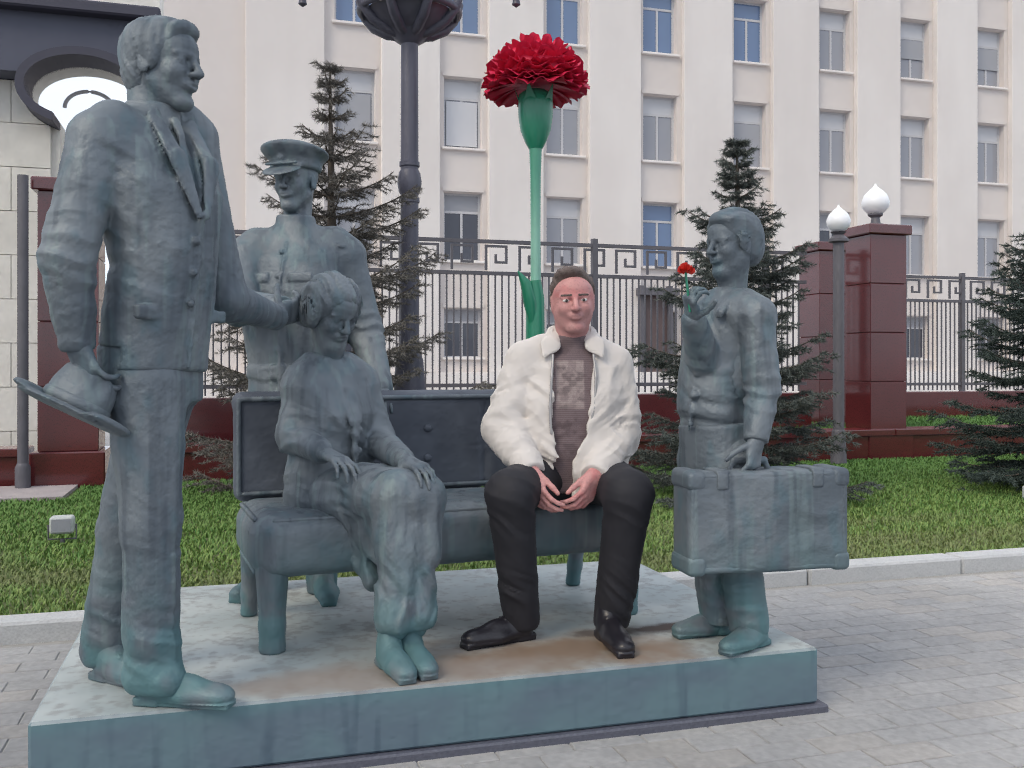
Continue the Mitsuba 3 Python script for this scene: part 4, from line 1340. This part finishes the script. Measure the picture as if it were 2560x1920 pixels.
limb(s, [shR, elR, wrR + (elR - wrR) * .06], [.066, .056, .040], .014)
limb(s, [shL, elL, wrL + (elL - wrL) * .06], [.066, .056, .040], .014)
F0 = lambda t, l, d: pel - UP * .10 + (nk - pel + UP * .10) * t + left * l + front * d
for sd in (-1, 1):
    s.cone(F0(.97, sd * .045, .06), F0(.60, sd * .012, .172), .018, .012, .008, flat=(front, .5))
s.cone(F0(.6, .0, .17), F0(.1, .0, .185), .006, .006, .006)
for t in (.55, .42, .3):
    s.ell(F0(t, .018, .168), (.010, .010, .010), None, .003)
s.fold(elR, .11, nrm(elR - shR), 22, .010, 32)
s.fold(elL, .11, nrm(wrL - elL), 22, .009, 33)
s.fold(F0(.5, 0, .14), .16, nrm(UP * .6 + left * .7), 15, .009, 34)
s.fold(F0(.15, -.1, .1), .14, nrm(UP + left * .3), 16, .009, 35)
part(Wm, 'jacket', s.mesh(.0066, .003), 'bronze', smooth=True)
s = Solid()
limb(s, [hipR, kneR], [.105, .078], .04)
limb(s, [hipL, kneL], [.105, .078], .04)
s.cone((hipR + hipL) / 2, (kneR + kneL) / 2, .10, .08, .04)
for kn, an, e in ((kneR, ankR, .082), (kneL, ankL, .082)):
    s.cone(kn, kn * .35 + an * .65 + front * .005, .074, .054, .02)
    s.cone(kn * .35 + an * .65, an + UP * .03, .054, .060, .02)
# skirt hanging off the bench edge below the thigh
for t0, t1, q in ((.40, .86, .16), (.30, .70, .24), (.55, .97, .10)):
    p0, p1 = hipR * (1 - t0) + kneR * t0, hipR * (1 - t1) + kneR * t1
    s.cone(p0 - UP * .04, p1 - UP * (.05 + q), .046, .026, .04)
s.cut(ankR - UP * .005, -UP, .010)
s.fold(kneR - UP * .22, .22, nrm(RGT + UP * .12), 22, .013, 41, .5)
s.fold(kneR - UP * .42, .18, nrm(RGT), 26, .013, 42, .5)
s.fold((hipR + kneR) / 2, .20, nrm(UP * .9 + RGT * .3), 15, .011, 43)
s.fold((hipR + kneR) / 2 - UP * .12, .15, nrm(RGT * .8 + UP * .5), 20, .012, 44)
part(Wm, 'skirt', s.mesh(.0068, .003), 'bronze', smooth=True)
for an in (ankR, ankL):
    hl = an * [1, 1, 0] + UP * PT - front * .06
    s = Solid()
    shoe(s, hl, hl + nrm(front * .8 - FWD * .6) * .245, s=.95)
    part(Wm, 'shoe', s.mesh(.0046), 'bronze', smooth=True)

# ------------------------------------------------------------------ boy with suitcase
Bo = statue('boy_statue', 'bronze statue of a boy in a short jacket carrying a big suitcase')
shR, shL = V(1.672, 3.155, 1.392), V(1.733, 2.918, 1.381)
left = nrm((shL - shR) * [1, 1, 0])
front = np.cross(left, UP)
nk, hd = V(1.709, 3.040, 1.458), V(1.702, 3.026, 1.637)
pel = V(1.654, 3.040, 0.907)
elL, wrL = V(1.743, 2.884, 1.135), V(1.689, 2.837, 0.963)
elR, wrR = V(1.576, 2.996, 1.245), V(1.478, 2.879, 1.369)
hf = nrm(-RGT * .86 - FWD * .50 - UP * .06)
b = Solid()
HP = head(b, hd, hf, H=.228)
b.cone(nk - UP * .03, hd - UP * .06 + hf * -.02, .052, .048, .05)
b.ell(V(1.684, 3.037, 1.196), (.09, .12, .20), frame(front))
limb(b, [shR, elR, wrR], [.05, .042, .028])
limb(b, [shL, elL, wrL], [.05, .042, .028])
for sd in (-1, 1):
    limb(b, [pel + left * sd * .08, V(1.676, 3.029, 0.562) + left * sd * .075, V(1.708, 3.009, 0.276) + left * sd * .075], [.075, .05, .036])
hand(b, wrL, nrm(V(1.674, 2.826, 0.891) - wrL), nrm(-RGT * .6 + FWD * .6), nrm(front), .92, curl=(45, 60, 40))
hand(b, wrR, nrm(V(1.442, 2.837, 1.428) - wrR), nrm(RGT * .7 + FWD * .4), nrm(-FWD), .88, curl=(55, 70, 45))
floor_cut(b)
part(Bo, 'body', b.mesh(.0060), 'bronze', smooth=True)
s = Solid()
R = frame(hf)
E = lambda f, l, u, r, k=.06, op='u': s.ell(HP(f, l, u), np.array(r) * .231, R, k * .231, op)
E(-.08, 0, .18, (.43, .36, .36))
E(-.25, 0, -.03, (.26, .32, .34), .1)
E(.22, .06, .36, (.20, .20, .10), .1)
for sd in (-1, 1):
    E(.04, sd * .30, .06, (.07, .045, .16), .05)
s.cut(HP(.28, 0, .20), nrm(hf * .9 - UP * .42), .03)
s.cut(HP(-.1, 0, -.34), -UP, .012)
s.fold(HP(-.05, 0, .15), .25, nrm(R[1] + hf * .5), 75, .009, 51)
part(Bo, 'hair', s.mesh(.0058), 'bronze', smooth=True)
s = Solid()
a0 = V(1.641, 3.044, 0.960)
s.loft(a0, nk, left, [(0, -.01, .0, .122, .100), (.10, -.012, 0, .120, .098), (.16, -.018, .006, .130, .106), (.4, -.03, .012, .122, .104), (.65, -.022, .01, .132, .108), (.84, -.006, 0, .138, .094), (.93, 0, 0, .10, .08), (1, 0, 0, .064, .062)], .03)
s.cone(shR, shR * .6 + nk * .4, .068, .065, .05)
s.cone(shL, shL * .6 + nk * .4, .068, .065, .05)
limb(s, [shR, elR, wrR + (elR - wrR) * .05], [.066, .056, .040], .014)
limb(s, [shL, elL, wrL + (elL - wrL) * .05], [.064, .054, .042], .010)
F0 = lambda t, l, d: a0 + (nk - a0) * t + left * l + front * d
s.loft(F0(.91, 0, 0), F0(1.05, 0, 0), left, [(0, 0, 0, .105, .09), (1, 0, 0, .060, .062)], .01)
for sd in (-1, 1):
    s.cone(F0(1.0, sd * .05, .05), F0(.86, sd * .075, .115), .018, .014, .008, flat=(front, .5))
s.cone(F0(.9, 0, .1), F0(.06, 0, .118), .006, .006, .006)
for t in (.8, .62, .46, .3, .1):
    s.ell(F0(t, .015, .126), (.010, .010, .010), None, .003)
s.cut(wrL + (wrL - elL) * .03, nrm(wrL - elL), .005, .11)
s.fold(elL, .11, UP, 24, .010, 52)
s.fold(F0(.3, .05, .1), .13, nrm(UP + left * .3), 20, .010, 53)
s.fold(F0(.7, .05, .1), .12, nrm(left + UP * .6), 16, .008, 54)
s.fold(shL, .1, nrm(UP + RGT), 18, .008, 55)
part(Bo, 'jacket', s.mesh(.0064, .003), 'bronze', smooth=True)
s = Solid()
s.loft(pel - UP * .09, a0 + UP * .05, left, [(0, 0, 0, .14, .105), (1, 0, 0, .135, .10)], .03)
for sd in (-1, 1):
    limb(s, [pel + left * sd * .078 - UP * .04, V(1.676, 3.029, 0.562) + left * sd * .078, V(1.708, 3.009, 0.283) + left * sd * .075], [.088, .068, .062], .02)
s.cut([0, 0, PT + .045], [0, 0, -1], .008)
s.fold(V(1.687, 2.973, 0.398), .14, UP, 20, .010, 56)
part(Bo, 'trousers', s.mesh(.0066, .003), 'bronze', smooth=True)
for sd in (-1, 1):
    hl = V(1.733, 3.012, 0.245) * [1, 1, 0] + UP * PT + left * sd * .078 - front * .03
    s = Solid()
    shoe(s, hl, hl + nrm(front + left * sd * .2) * .235, s=.92)
    part(Bo, 'shoe', s.mesh(.0046), 'bronze', smooth=True)

# suitcase
sc_ = thing('suitcase', 'big bronze suitcase held by the boy statue in front of his legs', 'suitcase')
p0, p1 = V(1.432, 2.809, 0.690), V(1.998, 2.766, 0.704)
su = nrm((p1 - p0) * [1, 1, 0])
sw_ = np.cross(UP, su)
Ls = np.linalg.norm((p1 - p0)[:2])
SC = (p0 + p1) / 2 + sw_ * .078
SR = np.array([su, sw_, UP])
s = Solid()
s.box(SC, (Ls / 2, .076, .165), SR, .022, .01)
for dz in (-.002, .002):
    pass
s.fold(SC, .35, UP, 9, .006, 61)
part(sc_, 'shell', s.mesh(.0085, .003), 'bronze', smooth=True)
s = Solid()
for sg2 in (-1, 1):
    for a, bb in (((-1, -1), (1, -1)), ((1, -1), (1, 1)), ((1, 1), (-1, 1)), ((-1, 1), (-1, -1))):
        q0 = SC + su * a[0] * (Ls / 2 - .014) + UP * a[1] * .152 + sw_ * sg2 * .066
        q1 = SC + su * bb[0] * (Ls / 2 - .014) + UP * bb[1] * .152 + sw_ * sg2 * .066
        s.cone(q0, q1, .0125, .0125, .006)
part(sc_, 'edge_piping', s.mesh(.006), 'bronze', smooth=True)
for a in (-1, 1):
    for c_ in (-1, 1):
        s = Solid()
        s.box(SC + su * a * (Ls / 2 - .026) + UP * c_ * .139, (.033, .083, .033), SR, .02, .01)
        part(sc_, 'corner_cap', s.mesh(.006), 'bronze', smooth=True)
for a in (-.17, .17):
    s = Solid()
    s.box(SC + su * a + UP * .166 - sw_ * .02, (.024, .058, .008), SR, .004, .004)
    s.box(SC + su * a + UP * .135 - sw_ * .078, (.02, .006, .026), SR, .004, .004)
    part(sc_, 'clasp', s.mesh(.005), 'bronze', smooth=True)
hx = V(1.677, 2.830, 0.894)
hm = SC + su * ((hx - SC) @ su) + UP * .165
s = Solid()
s.cone(hm - su * .07, hm - su * .055 + UP * .032, .010, .010, .006)
s.cone(hm + su * .07, hm + su * .055 + UP * .032, .010, .010, .006)
s.cone(hm - su * .055 + UP * .032, hm + su * .055 + UP * .032, .012, .012, .006)
part(sc_, 'handle', s.mesh(.005), 'bronze', smooth=True)

# red flower in the raised hand of the boy
fl = thing('flower', 'small red carnation put in the raised hand of the boy statue', 'flower')
fc = V(1.427, 2.831, 1.515)
part(fl, 'stem', tube([V(1.445, 2.836, 1.386), V(1.437, 2.834, 1.444), fc], .004, 6), 'stem_green')
fr_ = np.random.default_rng(3)
pv, pf = [], []
for i in range(46):
    d = fr_.normal(0, 1, 3)
    d[2] = abs(d[2]) * .8 + .05
    d = nrm(d - RGT * .3)
    a = nrm(np.cross(d, fr_.normal(0, 1, 3)))
    o = np.cross(d, a)
    L = fr_.uniform(.024, .032)
    q = [fc, fc + d * L * .6 + a * .009 + o * .004, fc + d * L + a * .006 - o * .004, fc + d * L * 1.04, fc + d * L - a * .006 + o * .003, fc + d * L * .6 - a * .009 - o * .003]
    k = len(pv)
    pv += q
    pf += [[k, k + 1, k + 2], [k, k + 2, k + 3], [k, k + 3, k + 4], [k, k + 4, k + 5]]
part(fl, 'petals', (np.array(pv), np.array(pf)), 'flower_red')

# ------------------------------------------------------------------ the visitor
Mn = thing('person', 'seated person in a pale jacket, brown sweater, black trousers and black shoes', 'person')
left = nrm(RGT)
front = -FWD
pel, nk = V(1.262, 3.464, 0.811), V(1.245, 3.417, 1.305)
shR, shL = V(1.069, 3.438, 1.232), V(1.401, 3.381, 1.218)
elR, wrR = V(0.974, 3.404, 0.981), V(1.018, 3.213, 0.838)
elL, wrL = V(1.410, 3.316, 0.956), V(1.251, 3.175, 0.827)
hipR, hipL = V(1.164, 3.472, 0.798), V(1.354, 3.437, 0.796)
kneR, kneL = V(0.917, 3.118, 0.777), V(1.323, 3.050, 0.770)
ankR, ankL = V(0.991, 3.221, 0.325), V(1.302, 3.160, 0.310)
hd = V(1.231, 3.359, 1.452)
hf = nrm(-FWD + RGT * .04 - UP * .06)
hu = nrm(UP + RGT * -.05)
b = Solid()
HP = head(b, hd, hf, hu, H=.238)
b.ell(HP(.02, 0, -.10), np.array([.17, .276, .33]) * .238, frame(hf, hu), .02)
b.ell(HP(-.02, 0, .13), np.array([.27, .318, .32]) * .238, frame(hf, hu), .02)
b.cone(nk - UP * .04, hd - UP * .05 + FWD * .03, .067, .064, .03)
b.ell(pel * .45 + nk * .55, (.10, .15, .20), frame(front))
b.ell(pel, (.12, .15, .12), frame(front))
limb(b, [shR, elR, wrR], [.058, .046, .032])
limb(b, [shL, elL, wrL], [.058, .046, .032])
limb(b, [hipR, kneR, ankR], [.085, .058, .042])
limb(b, [hipL, kneL, ankL], [.085, .058, .042])
hand(b, wrR, nrm(V(1.036, 3.145, 0.745) - wrR), nrm(RGT * .75 + FWD * .6), nrm(-FWD + UP * .5 + RGT * .3), 1.0, curl=(22, 32, 22), thumb=(.25, .25))
hand(b, wrL, nrm(V(1.185, 3.132, 0.733) - wrL), nrm(-RGT * .75 + FWD * .6), nrm(-FWD + UP * .5 - RGT * .3), 1.0, curl=(26, 36, 24), thumb=(.25, .25))
part(Mn, 'body', b.mesh(.0056), 'skin', smooth=True)
s = Solid()
R = frame(hf, hu)
E = lambda f, l, u, r, k=.05, op='u': s.ell(HP(f, l, u), np.array(r) * .238, R, k * .238, op)
E(-.075, 0, .185, (.405, .332, .358))
E(-.20, 0, -.02, (.27, .328, .32), .06)
E(.10, -.05, .42, (.24, .20, .105), .06)
for sd in (-1, 1):
    E(.03, sd * .285, .08, (.07, .04, .15), .04)
s.cut(HP(.27, 0, .36), nrm(hf * .8 - hu * .6), .02)
s.cut(HP(.07, 0, -.14), nrm(hf * .97 - hu * .2), .02, .085)
s.cut(HP(-.1, 0, -.26), -hu, .01)
s.fold(HP(-.05, 0, .2), .2, nrm(R[1] + hu * .2), 120, .006, 71)
part(Mn, 'hair', s.mesh(.005), 'hair_brown', smooth=True)
for sd in (-1, 1):
    s = Solid()
    s.cone(HP(.372, sd * .06, .088), HP(.315, sd * .20, .088), .0048, .004, .003)
    part(Mn, 'eyebrow', s.mesh(.0022), 'hair_brown', smooth=True)
    s = Solid()
    s.ell(HP(.293, sd * .135, .010), np.array([.058, .060, .036]) * .238, R, .002)
    e_ = part(Mn, 'eye', s.mesh(.0016), 'eye_white', smooth=True)
    s = Solid()
    s.ell(HP(.345, sd * .132, .008), np.array([.011, .023, .025]) * .238, R, .002)
    part(e_, 'iris', s.mesh(.0011), 'eye_iris', smooth=True)
# sweater
a0 = pel - UP * .05
F0 = lambda t, l, d: a0 + (nk - a0) * t + left * l + front * d
s = Solid()
s.loft(a0, nk, left, [(0, 0, .03, .175, .150), (.3, 0, .045, .175, .150), (.6, 0, .03, .19, .142), (.84, 0, .01, .18, .118), (.95, 0, 0, .10, .085), (1, 0, 0, .075, .075)], .03)
s.loft(F0(.96, 0, 0), F0(1.06, 0, .008), left, [(0, 0, 0, .082, .080), (1, 0, 0, .070, .072)], .01)
s.fold(F0(.35, 0, .15), .18, nrm(UP + left * .2), 15, .008, 72)
part(Mn, 'sweater', s.mesh(.0066), 'sweater_knit', smooth=True)
# jacket, open at the front
s = Solid()
s.loft(pel - UP * .06, nk, left, [(0, 0, .05, .205, .178), (.12, 0, .05, .202, .176), (.30, 0, .05, .195, .172), (.45, 0, .045, .190, .165), (.65, 0, .03, .196, .158), (.84, 0, .01, .190, .132), (.93, 0, 0, .135, .105), (1, 0, 0, .088, .088)], .03)
s.cone(shR, shR * .6 + nk * .4, .070, .070, .04)
s.cone(shL, shL * .6 + nk * .4, .070, .070, .04)
limb(s, [shR, elR, wrR], [.071, .063, .045], .014)
limb(s, [shL, elL, wrL], [.071, .063, .045], .014)
s.loft(F0(.93, 0, -.01), F0(1.10, 0, -.012), left, [(0, 0, 0, .112, .105), (1, 0, 0, .086, .088)], .012)
j0 = pel - UP * .06
s.loft(j0, nk + UP * .10, left, [(-.2, -.055, .16, .055, .12), (0, -.05, .17, .045, .12), (.18, -.035, .16, .040, .11), (.35, -.015, .16, .068, .105), (.6, -.004, .15, .078, .095), (.75, 0, .13, .078, .09), (.88, 0, .09, .070, .10), (1.0, 0, .06, .062, .12), (1.2, 0, .06, .062, .12)], .010, 's', p=4)
s.cut(wrR + (wrR - elR) * .04, nrm(wrR - elR), .006, .11)
s.cut(wrL + (wrL - elL) * .04, nrm(wrL - elL), .006, .11)
for el, wr, sh, q in ((elR, wrR, shR, 80), (elL, wrL, shL, 84)):
    s.fold(el, .12, nrm(wr - sh), 26, .019, q, .6)
    s.fold((el + wr) / 2, .10, nrm(wr - el), 24, .014, q + 1)
    s.fold((el + sh) / 2, .10, nrm(el - sh + left * .2), 18, .013, q + 2)
s.fold(F0(.62, -.13, .13), .12, nrm(left * .8 + UP * .6), 20, .013, 88)
s.fold(F0(.62, .13, .13), .12, nrm(left * .8 - UP * .6), 20, .013, 89)
s.fold(F0(.2, -.12, .15), .14, nrm(UP + left * .5), 19, .016, 90)
s.fold(F0(.2, .12, .15), .14, nrm(UP - left * .5), 19, .016, 91)
for el, wr in ((elR, wrR), (elL, wrL)):
    s.cone(wr + (el - wr) * .05, wr + (el - wr) * .17, .047, .051, .004)
for sd in (-1, 1):
    s.cone(F0(.36, sd * .115, .19), F0(.14, sd * .165, .165), .009, None, .006, 's')
part(Mn, 'jacket', s.mesh(.006, .002), 'jacket_white', smooth=True)
for sd in (-1, 1):
    s = Solid()
    s.cone(F0(1.06, sd * .066, .03), F0(.97, sd * .082, .095), .028, .034, .02, flat=(nrm(front + UP * .5), .3))
    s.cone(F0(.97, sd * .082, .095), F0(.90, sd * .105, .125), .034, .012, .02, flat=(nrm(front + UP * .5), .3))
    part(Mn, 'collar', s.mesh(.005), 'jacket_white', smooth=True)
    s = Solid()
    pts = [F0(.90, sd * .074, .128), F0(.75, sd * .080, .168), F0(.55, sd * .080 - .008, .195), F0(.38, sd * .066 - .018, .212)]
    limb(s, pts, [.0055] * 4, .003)
    part(Mn, 'zipper', s.mesh(.004), 'zip_metal', smooth=True)
s = Solid()
s.ell(pel - UP * .01 + front * .02, (.17, .155, .12), frame(front))
limb(s, [hipR, kneR, ankR], [.104, .080, .062], .025)
limb(s, [hipL, kneL, ankL], [.104, .080, .062], .025)
s.cone(hipR, hipL, .11, .11, .03)
s.cut([0, 0, PT + .038], [0, 0, -1], .008)
for kn, q in ((kneR, 92), (kneL, 95)):
    s.fold(kn - UP * .05, .12, nrm(UP + left * .5), 26, .008, q)
    s.fold(kn - UP * .36, .12, nrm(UP + left * .7), 28, .010, q + 1)
part(Mn, 'trousers', s.mesh(.0066), 'trouser_black', smooth=True)
for hl, tl in ((V(1.034, 3.240, 0.286), V(0.852, 3.189, 0.265)), (V(1.282, 3.187, 0.284), V(1.263, 3.005, 0.251))):
    hl, tl = hl * [1, 1, 0] + UP * PT, tl * [1, 1, 0] + UP * PT
    s = Solid()
    shoe(s, hl, hl + nrm(tl - hl) * .285, s=1.0)
    part(Mn, 'shoe', s.mesh(.0045), 'shoe_black', smooth=True)
